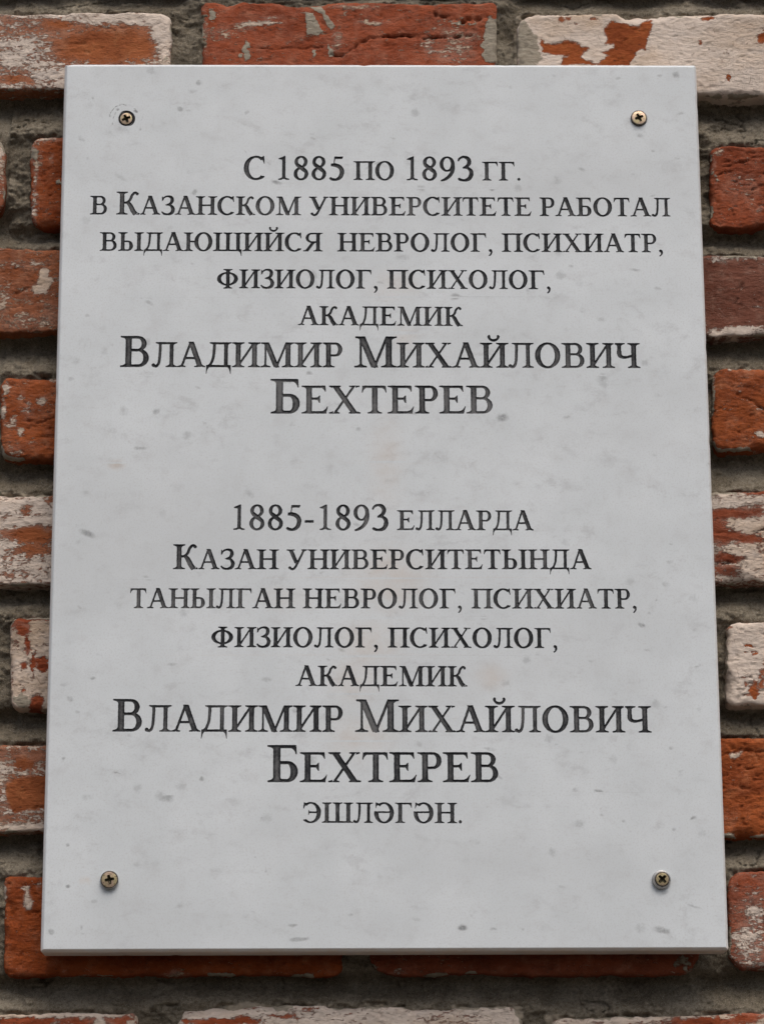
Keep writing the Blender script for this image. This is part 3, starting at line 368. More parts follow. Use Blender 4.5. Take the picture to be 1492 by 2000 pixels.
# ================================================================= materials
def mat_brick():
    m, nt, bs = mat_new('weathered_brick'); nb = NB(nt)
    co = nb.objco(); st = nb.scalevec(co, (0.55, 1, 1.25)); st2 = nb.scalevec(co, (0.35, 1, 1.5))
    base = nb.attr('col').outputs['Color']; pa = nb.attr('paint').outputs['Fac']; mo = nb.attr('smear').outputs['Fac']
    tone = nb.attr('tone').outputs['Fac']
    n1 = nb.noise(st, 45, 5, .6); n2 = nb.noise(st, 320, 5, .65); n3 = nb.noise(co, 1500, 3, .6); n4 = nb.noise(co, 110, 4, .6)
    # fired clay: large warm/dark clouds, sandy grain, dark pits, pale grit
    c = nb.mix(nb.mapr(n1, .35, .7), base, nb.mix(1.0, base, (.66, .58, .54, 1), 'MULTIPLY'))
    c = nb.mix(nb.mapr(n4, .52, .75, 0, .7), c, nb.mix(1.0, base, (1.12, 1.32, 1.35, 1), 'MULTIPLY'))
    c = nb.mix(nb.mapr(n2, .52, .72, 0, .55), c, nb.mix(1.0, c, (.50, .44, .42, 1), 'MULTIPLY'))
    c = nb.mix(nb.mapr(n3, .58, .70, 0, .5), c, nb.mix(1.0, c, (1.5, 1.7, 1.9, 1), 'MULTIPLY'))
    pit = nb.math('LESS_THAN', nb.math('ADD', nb.voro(st, 210).outputs['Distance'], nb.math('MULTIPLY', n2, .35)), .27)
    c = nb.mix(nb.math('MULTIPLY', pit, .65), c, (.05, .022, .014, 1))
    # thin film of old limewash dust
    film = nb.mapr(nb.math('ADD', nb.math('MULTIPLY', pa, .55), nb.math('ADD', nb.math('MULTIPLY', n4, .45), nb.math('MULTIPLY', n3, .45))), .44, .92, 0, .55)
    c = nb.mix(nb.math('MULTIPLY', film, .9), c, (.43, .31, .25, 1))
    # flaking limewash
    pn = nb.noise(st2, 85, 7, .68, .4); pn2 = nb.noise(st, 520, 4, .7)
    pv = nb.math('ADD', pa, nb.math('ADD', nb.math('MULTIPLY', nb.math('SUBTRACT', pn, .5), 1.15), nb.math('ADD', nb.math('MULTIPLY', nb.math('SUBTRACT', pn2, .5), 1.0), nb.math('MULTIPLY', nb.math('SUBTRACT', n3, .5), .55))))
    f1 = nb.n('ShaderNodeSeparateColor'); nb.put(f1.inputs[0], nb.voro(st, 330).outputs['Color'])
    f2 = nb.n('ShaderNodeSeparateColor'); nb.put(f2.inputs[0], nb.voro(st, 800).outputs['Color'])
    pv = nb.math('ADD', pv, nb.math('ADD', nb.math('MULTIPLY', nb.math('SUBTRACT', f1.outputs[0], .5), .34), nb.math('MULTIPLY', nb.math('SUBTRACT', f2.outputs[1], .5), .34)))
    pm = nb.mapr(pv, .42, .66)
    pcol = nb.mix(nb.mapr(nb.math('ADD', nb.noise(st, 28, 4, .6), nb.math('MULTIPLY', tone, .5)), .55, .95), (.55, .415, .30, 1), (.66, .56, .475, 1))
    pcol = nb.mix(nb.mapr(nb.noise(co, 60, 4, .6), .52, .78, 0, .5), pcol, (.54, .475, .435, 1))
    pcol = nb.mix(nb.mapr(n2, .5, .75, 0, .5), pcol, nb.mix(1.0, pcol, (.62, .55, .48, 1), 'MULTIPLY'))
    pcol = nb.mix(nb.mapr(n3, .55, .72, 0, .45), pcol, nb.mix(1.0, pcol, (.66, .58, .50, 1), 'MULTIPLY'))
    hair = nb.voro(nb.scalevec(st, (1, 1, 1)), 95, 'DISTANCE_TO_EDGE').outputs['Distance']
    crk = nb.math('MULTIPLY', nb.mapr(hair, .0, .022, 1, 0), nb.mapr(n4, .45, .6))
    pcol = nb.mix(nb.math('MULTIPLY', crk, .55), pcol, (.20, .13, .09, 1))
    c = nb.mix(pm, c, pcol)
    # mortar left on the face
    mv = nb.math('ADD', mo, nb.math('ADD', nb.math('MULTIPLY', nb.math('SUBTRACT', n4, .5), .8), nb.math('MULTIPLY', nb.math('SUBTRACT', n2, .5), .6)))
    mm_ = nb.mapr(mv, .42, .54)
    mcol = nb.mix(nb.mapr(n2, .35, .7), (.275, .235, .18, 1), (.36, .32, .25, 1))
    c = nb.mix(mm_, c, mcol)
    # soot that has settled in the pores
    c = nb.mix(nb.mapr(nb.noise(co, 18, 5, .65), .54, .8, 0, .35), c, nb.mix(1.0, c, (.5, .47, .45, 1), 'MULTIPLY'))
    nb.put(bs.inputs['Base Color'], c); bs.inputs['Roughness'].default_value = .93
    bs.inputs['Specular IOR Level'].default_value = .2
    b1 = bump(nb, bs, n2, .0016); b2 = bump(nb, bs, n3, .0007, .9, b1)
    b3 = bump(nb, bs, nb.math('MAXIMUM', pm, mm_), .0007, .9, b2)
    b4 = bump(nb, bs, nb.math('SUBTRACT', 0.0, pit), .0006, .7, b3)
    nb.put(bs.inputs['Normal'], b4)
    return m

def mat_mortar():
    m, nt, bs = mat_new('rough_mortar'); nb = NB(nt); co = nb.objco()
    n1 = nb.noise(co, 30, 5, .6); n2 = nb.noise(co, 420, 5, .7); n3 = nb.noise(co, 1500, 3, .7)
    c = nb.mix(nb.mapr(n1, .35, .68), (.160, .134, .097, 1), (.262, .228, .174, 1))
    c = nb.mix(nb.mapr(n2, .42, .70), c, nb.mix(1.0, c, (.52, .50, .46, 1), 'MULTIPLY'))
    c = nb.mix(nb.mapr(n3, .56, .68, 0, .75), c, (.46, .42, .345, 1))
    c = nb.mix(nb.mapr(n3, .30, .42, .6, 0), c, (.05, .042, .03, 1))
    pale = nb.attr('pale').outputs['Fac']
    c = nb.mix(nb.mapr(nb.math('ADD', pale, nb.math('MULTIPLY', nb.math('SUBTRACT', nb.noise(co, 120, 5, .6), .5), .9)), .45, .7, 0, .8), c, (.43, .37, .285, 1))
    nb.put(bs.inputs['Base Color'], c); bs.inputs['Roughness'].default_value = .97; bs.inputs['Specular IOR Level'].default_value = .1
    b1 = bump(nb, bs, n2, .0016); b2 = bump(nb, bs, n3, .0006, 1, b1)
    nb.put(bs.inputs['Normal'], b2)
    return m

def mat_marble():
    m, nt, bs = mat_new('white_marble'); nb = NB(nt); co = nb.objco()
    dn = nb.n('ShaderNodeTexNoise'); nb.put(dn.inputs['Vector'], co); dn.inputs['Scale'].default_value = 260; dn.inputs['Detail'].default_value = 4; dn.inputs['Roughness'].default_value = .7
    ds = nb.n('ShaderNodeVectorMath', operation='MULTIPLY_ADD'); nb.put(ds.inputs[0], dn.outputs['Color']); ds.inputs[1].default_value = (.010, .010, .008); nb.put(ds.inputs[2], co)
    wco = ds.outputs[0]
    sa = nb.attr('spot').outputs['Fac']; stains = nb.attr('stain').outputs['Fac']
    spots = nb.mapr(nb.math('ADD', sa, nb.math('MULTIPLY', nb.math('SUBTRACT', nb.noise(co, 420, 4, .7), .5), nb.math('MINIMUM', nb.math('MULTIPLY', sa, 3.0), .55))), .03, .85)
    tl2 = nb.n('ShaderNodeMapping'); nb.put(tl2.inputs[0], co); tl2.inputs[2].default_value = (0, math.radians(-28), 0); tl2.inputs[3].default_value = (.85, 1, 1.1)
    n_f = nb.noise(co, 700, 4, .7); n_m = nb.noise(tl2.outputs[0], 62, 7, .66, .3); n_l = nb.noise(co, 14, 5, .6)
    tilt = nb.n('ShaderNodeMapping'); nb.put(tilt.inputs[0], co); tilt.inputs[2].default_value = (0, math.radians(-22), 0); tilt.inputs[3].default_value = (.75, 1, 1.2)
    n_v = nb.noise(tilt.outputs[0], 75, 5, .62, .25)
    c = nb.mix(nb.mapr(n_l, .3, .7), (.598, .634, .645, 1), (.664, .700, .712, 1))
    c = nb.mix(nb.mapr(n_m, .47, .78, 0, .55), c, (.505, .517, .522, 1))
    c = nb.mix(nb.mapr(n_v, .58, .78, 0, .34), c, (.43, .445, .455, 1))
    veil = nb.n('ShaderNodeMapping'); nb.put(veil.inputs[0], wco); veil.inputs[2].default_value = (0, math.radians(-31), 0); veil.inputs[3].default_value = (.45, 1, 1.2)
    rv = nb.noise(veil.outputs[0], 16, 6, .62, .5); ridge = nb.mapr(nb.math('ABSOLUTE', nb.math('SUBTRACT', rv, .5)), 0, .022, 1, 0)
    c = nb.mix(nb.math('MULTIPLY', ridge, nb.mapr(n_m, .42, .66, 0, .32)), c, (.40, .415, .425, 1))
    c = nb.mix(nb.mapr(nb.noise(veil.outputs[0], 7, 4, .55), .42, .72, 0, .5), c, (.53, .555, .562, 1))
    c = nb.mix(nb.mapr(n_f, .48, .70, 0, .42), c, (.46, .455, .44, 1))
    vd = nb.voro(wco, 62); vcol = nb.n('ShaderNodeSeparateColor'); nb.put(vcol.inputs[0], vd.outputs['Color'])
    dots = nb.math('MULTIPLY', nb.mapr(vd.outputs['Distance'], .30, .06), nb.mapr(vcol.outputs[0], .80, .98, 0, .40))
    spk = nb.voro(wco, 120); scol = nb.n('ShaderNodeSeparateColor'); nb.put(scol.inputs[0], spk.outputs['Color'])
    specks = nb.math('MULTIPLY', nb.mapr(spk.outputs['Distance'], .13, .05), nb.mapr(scol.outputs[1], .965, .99, 0, .8))
    tex = nb.math('MULTIPLY', spots, nb.mapr(nb.noise(co, 330, 4, .7), .25, .65, .45, 1.25))
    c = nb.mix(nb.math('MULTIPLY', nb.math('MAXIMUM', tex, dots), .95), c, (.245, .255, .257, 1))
    c = nb.mix(specks, c, (.13, .125, .12, 1))
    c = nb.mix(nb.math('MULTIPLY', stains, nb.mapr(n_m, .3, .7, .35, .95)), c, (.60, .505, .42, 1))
    nb.put(bs.inputs['Base Color'], c)
    nb.put(bs.inputs['Roughness'], nb.mapr(n_m, .3, .7, .42, .55)); bs.inputs['Specular IOR Level'].default_value = .35
    nb.put(bs.inputs['Normal'], bump(nb, bs, n_f, .00006, .6))
    return m

def mat_paint():
    m, nt, bs = mat_new('faded_charcoal_paint'); nb = NB(nt); co = nb.objco()
    dep = nb.attr('depth').outputs['Fac']; worn = nb.attr('worn').outputs['Fac']
    n1 = nb.noise(co, 55, 4, .6); n2 = nb.noise(co, 700, 4, .7); n3 = nb.noise(co, 240, 4, .65)
    c = nb.mix(nb.mapr(n3, .35, .7), (.016, .017, .019, 1), (.042, .044, .047, 1))
    w = nb.math('ADD', nb.math('ADD', nb.math('MULTIPLY', n1, .80), nb.math('MULTIPLY', n2, .50)), nb.math('ADD', nb.math('MULTIPLY', dep, .12), worn))
    c = nb.mix(nb.mapr(w, .70, 1.15, 0, .66), c, (.20, .20, .20, 1))
    c = nb.mix(nb.mapr(nb.math('ADD', n2, nb.math('MULTIPLY', dep, -.25)), .62, .72, 0, .45), c, (.30, .295, .285, 1))
    nb.put(bs.inputs['Base Color'], c); bs.inputs['Roughness'].default_value = .8; bs.inputs['Specular IOR Level'].default_value = .2
    nb.put(bs.inputs['Normal'], bump(nb, bs, n2, .0003, .8))
    return m

def mat_zinc(name, a, b, rough=.38):
    m, nt, bs = mat_new(name); nb = NB(nt); co = nb.objco()
    n1 = nb.noise(co, 160, 3, .5); n2 = nb.noise(co, 700, 4, .7)
    c = nb.mix(nb.mapr(n1, .38, .62), a, b)
    c = nb.mix(nb.mapr(n2, .48, .68, 0, .8), c, (.10, .075, .045, 1))
    nb.put(bs.inputs['Base Color'], c); bs.inputs['Metallic'].default_value = .75
    nb.put(bs.inputs['Roughness'], nb.mapr(n2, .3, .7, rough, rough+.25))
    nb.put(bs.inputs['Normal'], bump(nb, bs, n2, .0001, .6))
    return m

def mat_plain(name, a, b, scale=300, rough=.6, metal=0.0):
    m, nt, bs = mat_new(name); nb = NB(nt); co = nb.objco()
    c = nb.mix(nb.mapr(nb.noise(co, scale, 4, .6), .35, .65), a, b)
    nb.put(bs.inputs['Base Color'], c); bs.inputs['Roughness'].default_value = rough; bs.inputs['Metallic'].default_value = metal
    return m

M_BRICK, M_MORTAR, M_MARBLE, M_PAINT = mat_brick(), mat_mortar(), mat_marble(), mat_paint()
M_ZINC = mat_zinc('yellow_zinc', (.50, .42, .24, 1), (.53, .39, .29, 1))
M_RIM = mat_plain('tarnished_rim', (.05, .04, .03, 1), (.14, .12, .10, 1), 500, .55, .5)
M_DARK = mat_plain('dark_recess', (.035, .028, .012, 1), (.075, .06, .03, 1), 900, .45, .4)
M_RING = mat_plain('black_plastic', (.008, .008, .009, 1), (.02, .019, .019, 1), 600, .85)
M_STEEL = mat_plain('grey_zinc', (.30, .30, .29, 1), (.48, .47, .45, 1), 500, .4, .6)

# ================================================================= the brick wall
def seg_dist(px, pz, pts):
    best = np.full(px.shape, 1e9)
    for (x0, z0), (x1, z1) in zip(pts[:-1], pts[1:]):
        dx, dz = x1-x0, z1-z0; t = np.clip(((px-x0)*dx+(pz-z0)*dz)/(dx*dx+dz*dz+1e-9), 0, 1)
        best = np.minimum(best, np.hypot(px-x0-t*dx, pz-z0-t*dz))
    return best

def in_poly(px, pz, poly):
    c = np.zeros(px.shape, bool); n = len(poly)
    for i in range(n):
        x0, z0 = poly[i]; x1, z1 = poly[(i+1) % n]
        if z0 == z1: continue
        c ^= ((z0 > pz) != (z1 > pz)) & (px < (x1-x0)*(pz-z0)/(z1-z0)+x0)
    return c

PW2, PH2 = PLAQUE_W/2, PLAQUE_H/2

def axis(n_len, step):
    edge = [0, .25, .7, 1.3, 2.0, 2.9, 3.9, 5.0]
    edge = [e for e in edge if e < n_len*.3]
    mid = list(np.linspace(edge[-1], n_len-edge[-1], max(3, int((n_len-2*edge[-1])/step)+1)))
    return np.array(edge[:-1]+mid+[n_len-e for e in edge[::-1]][1:])/n_len

def build_bricks(parent):
    V, Fc, PA, SM, TN, CO = [], [], [], [], [], []; off = 0
    for bi, b in enumerate(BRICKS):
        (tlx, tlz), (trx, trz), (brx, brz), (blx, blz) = b['q']
        w = (trx-tlx+brx-blx)/2; h = (tlz-blz+trz-brz)/2
        xa, xb = min(tlx, blx), max(trx, brx); za, zb = min(blz, brz), max(tlz, trz)
        inview = not (xb < VIEW[0] or xa > VIEW[2] or zb < VIEW[1] or za > VIEW[3])
        behind = xa > -PW2+12 and xb < PW2-12 and za > -PH2+25 and zb < PH2-12
        fine = inview and not behind
        U = axis(w, 1.0 if fine else 4.0); T = axis(h, 0.9 if fine else 4.0)
        if fine:      # keep only coarse columns where the brick is out of sight
            keep = []
            x = xa+U*w; hid = ((x > -PW2+20) & (x < PW2-20)) if (zb < PH2-20 and za > -PH2+20) else np.zeros(len(x), bool)
            hid |= (x < VIEW[0]-4) | (x > VIEW[2]+4)
            last = -99
            for i in range(len(U)):
                if not hid[i] or i < 8 or i > len(U)-9 or i-last >= 5: keep.append(i); last = i
            U = U[keep]
        n, m = len(U), len(T)
        uu, tt = np.meshgrid(U*w, T*h, indexing='ij')                 # mm from the left, from the bottom
        rc = b['rc']*(1+.5*math.sin(bi*2.3))
        # rounded outline: squeeze the four corner squares into quarter discs
        def corner(u, t):
            cx = np.where(u < rc, rc, np.where(u > w-rc, w-rc, u)); cz = np.where(t < rc, rc, np.where(t > h-rc, h-rc, t))
            rr = np.where(t < h/2, rc, rc)
            a, c = u-cx, t-cz; mx = np.maximum(np.abs(a), np.abs(c)); hy = np.hypot(a, c)
            s = np.where(hy > 1e-6, mx/np.maximum(hy, 1e-6), 1.0)
            return cx+a*s, cz+c*s
        d = np.minimum(np.minimum(uu, w-uu), np.minimum(tt, h-tt))
        u2, t2 = corner(uu, tt)
        # wavy arrises
        X0 = xa+u2; Z0 = za+t2
        wob = 1.6*fbm(X0/22, Z0/22, 11+bi, 3)+1.2*fbm(X0/6, Z0/6, 31+bi, 4, .65)
        wob2 = 1.6*fbm(X0/22, Z0/22, 51+bi, 3)+1.2*fbm(X0/6, Z0/6, 71+bi, 4, .65)
        fade = np.exp(-d/7.0)
        u2 = u2+wob*fade*.9; t2 = t2+wob2*fade*.9
        fu, ft = u2/w, t2/h
        X = (1-ft)*((1-fu)*blx+fu*brx)+ft*((1-fu)*tlx+fu*trx)
        Z = (1-ft)*((1-fu)*blz+fu*brz)+ft*((1-fu)*tlz+fu*trz)
        rg = b['rough']
        er = .6*b['er']*(1.0+1.1*fbm(X/14, Z/14, 5+bi, 3)); er = np.clip(er+3.5*np.clip(fbm(X/30, Z/30, 90+bi, 2)-.15, 0, 1)*b['er'], 1.5, 16)
        dd = np.clip(d, 0, er); Y = er-np.sqrt(np.maximum(er*er-(er-dd)**2, 0))
        Y += rg*(.75*fbm(X/45, Z/30, 7+bi, 3)+.34*fbm(X/8, Z/5, 8+bi, 4, .6)+.24*fbm(X/2.8, Z/2.0, 9+bi, 3))
        Y += rg*.9*np.clip(fbm(X/5, Z/3.4, 12+bi, 3)-.34, 0, 1)*2.4               # pits and spalls
        pa = np.full(X.shape, float(b['p'])); sm = .95*np.exp(-d/2.6)*np.clip(fbm(X/20, Z/20, 61+bi, 3)*2.4-.15, 0, 1)
        wx = X+3.2*fbm(X/8, Z/7, 21, 4, .6)+1.5*fbm(X/2.2, Z/2.2, 22, 2); wz = Z+2.6*fbm(X/7, Z/5, 23, 4, .6)+1.1*fbm(X/2.2, Z/2, 24, 2)
        for ft_ in b['f']:
            k = ft_[0]
            if k in 'pm':
                _, x, z, a, c, s = ft_
                g = s*np.exp(-np.maximum(((wx-x)/a)**2+((wz-z)/c)**2, 0)**1.6*.8)
            elif k in 'PM':
                px_, pz_ = X+1.5*fbm(X/4, Z/4, 25, 3), Z+1.2*fbm(X/4, Z/3, 26, 3)
                ins = in_poly(px_, pz_, ft_[1]); ds = seg_dist(px_, pz_, ft_[1]+[ft_[1][0]])
                g = ft_[2]*np.clip(.5+np.where(ins, ds, -ds)/3.2, 0, 1)
            else:
                ds = seg_dist(X+2.0*fbm(X/4, Z/4, 27, 4), Z+2.0*fbm(X/4, Z/4, 28, 4), ft_[1])
                Y += .8*ft_[3]*np.exp(-(ds/(ft_[2]*.26+.25))**2)*np.clip(.75+1.3*fbm(X/4, Z/4, 29, 2), .15, 1.4); continue
            if k in 'pP': pa += g
            else: sm += g; Y -= .8*np.clip(g, 0, 1)
        Y -= .35*np.clip(pa-.4, 0, .6)
        Y0 = FACE_Y+b['dy']
        front = np.stack([X, Y0+Y, Z], -1)
        # closed ring of border vertices, carried back into the wall
        ring = [(i, 0) for i in range(n)]+[(n-1, j) for j in range(1, m)]+[(i, m-1) for i in range(n-2, -1, -1)]+[(0, j) for j in range(m-2, 0, -1)]
        ri = np.array([i*m+j for i, j in ring])
        fl = front.reshape(-1, 3); bx, bz = fl[ri, 0], fl[ri, 2]
        cxm, czm = (xa+xb)/2, (za+zb)/2
        layers = [fl]
        for dep in (1.5, 3.5, 6, 9, 13, 18, 26, 40):
            nx = np.clip((bx-cxm)/(w/2), -1, 1); nz = np.clip((bz-czm)/(h/2), -1, 1)
            nx = np.sign(nx)*np.abs(nx)**8; nz = np.sign(nz)*np.abs(nz)**8
            a = .9*rg*fbm(bx/8+dep*.11, bz/8+dep*.13, 41+bi, 3)-.02*dep
            layers.append(np.stack([bx+nx*a, fl[ri, 1]+dep, bz+nz*a], -1))
        verts = np.concatenate(layers); L = len(ri); nf = n*m
        f = [(i*m+j, (i+1)*m+j, (i+1)*m+j+1, i*m+j+1) for i in range(n-1) for j in range(m-1)]
        prev = ri
        for k in range(len(layers)-1):
            cur = nf+k*L+np.arange(L)
            for q in range(L):
                q2 = (q+1) % L; f.append((int(prev[q2]), int(prev[q]), int(cur[q]), int(cur[q2])))
            prev = cur
        V.append(verts); Fc += [tuple(x+off for x in q) for q in f]
        pr, sr = pa.ravel(), sm.ravel()
        under = np.concatenate([pr[ri]*(.75 if b['p'] < .7 else .9)-.05]*(len(layers)-1))
        PA.append(np.concatenate([pr, under])); SM.append(np.concatenate([sr, np.concatenate([sr[ri]*.45]*(len(layers)-1))]))
        TN.append(np.full(len(verts), b['tone'])); CO.append(np.tile(np.array(b['col']), (len(verts), 1))*(1+.06*math.sin(bi*5.1)))
        off += len(verts)
    return make('brickwork', np.concatenate(V), Fc, M_BRICK, parent, True,
                dict(paint=np.concatenate(PA), smear=np.concatenate(SM), tone=np.concatenate(TN), col=np.concatenate(CO)))

def build_mortar(parent):
    rects = []; wash = []
    for b in BRICKS:
        (tlx, tlz), (trx, trz), (brx, brz), (blx, blz) = b['q']
        rects.append(((tlx+blx)/2, (trx+brx)/2, blz, brz, tlz, trz)); wash.append(b['p'])
    V, Fc, PL = [], [], []; off = 0
    X_ALL = (min(r[0] for r in rects), max(r[1] for r in rects)); Z_ALL = (min(r[2] for r in rects)-30, max(r[4] for r in rects)+30)
    def grid(x0, x1, z0, z1, step, dy, hole=None):
        nonlocal off
        xs = np.arange(x0, x1+step, step); zs = np.arange(z0, z1+step, step)
        X, Z = np.meshgrid(xs, zs, indexing='ij')
        up = np.full(X.shape, 99.0); dn = np.full(X.shape, 99.0); side = np.full(X.shape, 99.0); ins = np.full(X.shape, -99.0); rd = np.full(X.shape, 99.0)
        pw = np.zeros(X.shape)
        for (xa, xb, bl, br, tl, tr), p_ in zip(rects, wash):
            t = np.clip((X-xa)/(xb-xa), 0, 1); zb_ = bl+(br-bl)*t; zt = tl+(tr-tl)*t
            inx = (X > xa-16) & (X < xb+16)
            rd = np.where(inx, np.minimum(rd, np.maximum(zb_-Z, Z-zt)), rd)
            up = np.where(inx & (zb_ >= Z-3), np.minimum(up, np.maximum(zb_-Z, 0)), up)
            dn = np.where(inx & (zt <= Z+3), np.minimum(dn, np.maximum(Z-zt, 0)), dn)
            if p_ > .35: pw = np.maximum(pw, p_*np.exp(-np.hypot(np.maximum(np.maximum(xa-X, X-xb), 0), np.maximum(np.maximum(zb_-Z, Z-zt), 0))/4.5))
            inz = (Z > zb_-2) & (Z < zt+2)
            side = np.where(inz, np.minimum(side, np.minimum(np.abs(X-xa), np.abs(X-xb))), side)
            ins = np.maximum(ins, np.minimum(np.minimum(X-xa, xb-X), np.minimum(Z-zb_, zt-Z)))
        t = up/(up+dn+1e-6)
        lump = fbm(X/26, Z/18, 201, 4); fin = fbm(X/5, Z/4, 202, 4); gr = fbm(X/1.6, Z/1.6, 203, 3)
        bed = 25-22*np.clip(t*1.2-.06+.28*lump, 0, 1)**1.2
        head = 9+3.8*lump-3*np.exp(-side/4)
        isbed = np.clip((rd+5+3*lump)/9, 0, 1)
        Y = head*(1-isbed)+bed*isbed
        k = max(1, int(round(3.2/step)))
        for _ in range(2):
            for ax in (0, 1):
                P_ = np.concatenate([np.repeat(np.take(Y, [0], ax), k, ax), Y, np.repeat(np.take(Y, [-1], ax), k, ax)], ax)
                C_ = np.cumsum(P_, ax); C_ = np.concatenate([np.zeros_like(np.take(C_, [0], ax)), C_], ax); n_ = Y.shape[ax]
                Y = (np.take(C_, np.arange(2*k+1, 2*k+1+n_), ax)-np.take(C_, np.arange(n_), ax))/(2*k+1)
        Y += 2.4*lump+1.7*fin+.7*gr-2.2*np.clip(fbm(X/11, Z/7, 204, 3)-.12, 0, 1)*3
        # cracks between mortar and brick
        Y += 4.5*np.exp(-((np.minimum(dn, up)-1.0)/1.3)**2)*np.clip(fbm(X/12, Z/30, 205, 3)*2.2-.1, 0, 1)
        Y += 3.5*np.exp(-(fbm(X/30, Z/14, 206, 4)/.03)**2)*np.clip(fbm(X/40, Z/40, 207, 2)*2, 0, 1)
        Y = FACE_Y+np.maximum(Y, 1.2)+dy
        keep = ins < 7
        if hole is not None: keep &= ~((X > hole[0]) & (X < hole[1]) & (Z > hole[2]) & (Z < hole[3]))
        idx = np.full(X.shape, -1); idx[keep] = np.arange(keep.sum())+off
        a, b_, c, d = idx[:-1, :-1], idx[1:, :-1], idx[1:, 1:], idx[:-1, 1:]
        ok = (a >= 0) & (b_ >= 0) & (c >= 0) & (d >= 0)
        Fc.extend(map(tuple, np.stack([a[ok], b_[ok], c[ok], d[ok]], -1).tolist()))
        V.append(np.stack([X[keep], Y[keep], Z[keep]], -1))
        pl = np.clip(1-dn/6, 0, 1)*isbed*np.clip(.55+fbm(X/30, Z/60, 208, 3), 0, 1)*.6+.1
        pl = pl+.55*pw*np.clip(.6+1.2*fbm(X/14, Z/14, 209, 3), 0, 1.3)
        PL.append(pl[keep]); off += int(keep.sum())
    grid(VIEW[0], VIEW[2], VIEW[1], VIEW[3], 1.0, 0.0, (-PW2+24, PW2-24, -PH2+24, PH2-24))
    grid(X_ALL[0], X_ALL[1], Z_ALL[0], Z_ALL[1], 3.6, 3.0, (VIEW[0]+8, -PW2+14, VIEW[1]+8, VIEW[3]-8))
    return make('mortar', np.concatenate(V), Fc, M_MORTAR, parent, True, dict(pale=np.concatenate(PL)))

wall = tag(empty('brick_wall', (0, FACE_Y*MM, -PH2*MM)), 'old red brick wall with flaking cream limewash and rough recessed grey mortar joints, behind the marble plaque', 'wall')
def at_parent(o, p):
    o.matrix_parent_inverse = Matrix.Translation(-p.location); return o
at_parent(build_bricks(wall), wall)
at_parent(build_mortar(wall), wall)

def mat_ground():
    m, nt, bs = mat_new('dusty_paving'); nb = NB(nt); co = nb.objco()
    c = nb.mix(nb.mapr(nb.noise(co, 3, 6, .6), .35, .65), (.058, .049, .039, 1), (.085, .073, .058, 1))
    nb.put(bs.inputs['Base Color'], c); bs.inputs['Roughness'].default_value = .95
    return m
ground = make('ground', [(-9000, -9000, -2150), (9000, -9000, -2150), (9000, 400, -2150), (-9000, 400, -2150)], [(0, 1, 2, 3)], mat_ground(), None)  # unseen sheet added below the frame only to bounce light upward
ground['kind'] = 'structure'

# ================================================================= lettering
# ---------------------------------------------------------------- serif letter shapes (1000 units per em, capitals 662 high)
CAP = 662.0
STEM, HAIR, SLAB = 131.0, 60.0, 42.0

def rect(x0, y0, x1, y1):
    return [(x0, y0), (x1, y0), (x1, y1), (x0, y1)]

def bez(p0, p1, p2, n=6):
    return [((1-t)**2*p0[0]+2*t*(1-t)*p1[0]+t*t*p2[0], (1-t)**2*p0[1]+2*t*(1-t)*p1[1]+t*t*p2[1])
            for t in [i/n for i in range(n+1)]]

def serif(x0, x1, y, up, el, er, br=46, sl=SLAB):
    """bracketed slab serif for a stem spanning x0..x1, foot at y; up=+1 when the stem rises from it"""
    out = []; el *= 1.25; er *= 1.25
    if el > 0:
        out.append([(x0+2, y), (x0-el, y)] + bez((x0-el, y+up*sl*.8), (x0-8, y+up*sl*1.1), (x0+2, y+up*(sl+br))))
    if er > 0:
        out.append([(x1-2, y), (x1+er, y)] + bez((x1+er, y+up*sl*.8), (x1+8, y+up*sl*1.1), (x1-2, y+up*(sl+br))))
    return out

def stem(x, w=STEM, y0=0, y1=CAP, b=(78, 78), t=(78, 78)):
    out = [rect(x, y0, x+w, y1)]
    if b: out += serif(x, x+w, y0, 1, *b)
    if t: out += serif(x, x+w, y1, -1, *t)
    return out

def arc(cx, cy, rx, ry, a0, a1, tx, ty, n=None):
    """elliptical stroke, tx wide at the sides and ty at top and bottom; degrees, split in simple pieces"""
    out = []
    span = abs(a1-a0); k = max(1, int(math.ceil(span/150.0)))
    for s in range(k):
        b0 = a0+(a1-a0)*s/k; b1 = a0+(a1-a0)*(s+1)/k
        m = max(5, int(abs(b1-b0)/9))
        o, i_ = [], []
        for j in range(m+1):
            a = math.radians(b0+(b1-b0)*j/m); c, sn = math.cos(a), math.sin(a)
            o.append((cx+rx*c, cy+ry*sn)); i_.append((cx+(rx-tx)*c, cy+(ry-ty)*sn))
        out.append(o+i_[::-1])
    return out

def stroke(pts, ws, n=7):
    ws = [w+(22 if w > 70 else 20) for w in ws]
    P = [pts[0]]+list(pts)+[pts[-1]]; Wd = [ws[0]]+list(ws)+[ws[-1]]
    c = []
    for i in range(1, len(P)-2):
        for j in range(n):
            t = j/n
            def cr(a, b, d, e): return .5*((2*b)+(-a+d)*t+(2*a-5*b+4*d-e)*t*t+(-a+3*b-3*d+e)*t**3)
            c.append((cr(P[i-1][0], P[i][0], P[i+1][0], P[i+2][0]), cr(P[i-1][1], P[i][1], P[i+1][1], P[i+2][1]),
                      Wd[i]+(Wd[i+1]-Wd[i])*t))
    c.append((pts[-1][0], pts[-1][1], ws[-1]))
    L, R = [], []
    for i, (x, y, w) in enumerate(c):
        a = c[max(0, i-1)]; b = c[min(len(c)-1, i+1)]
        dx, dy = b[0]-a[0], b[1]-a[1]; l = math.hypot(dx, dy) or 1
        L.append((x-dy/l*w/2, y+dx/l*w/2)); R.append((x+dy/l*w/2, y-dx/l*w/2))
    return [L+R[::-1]]

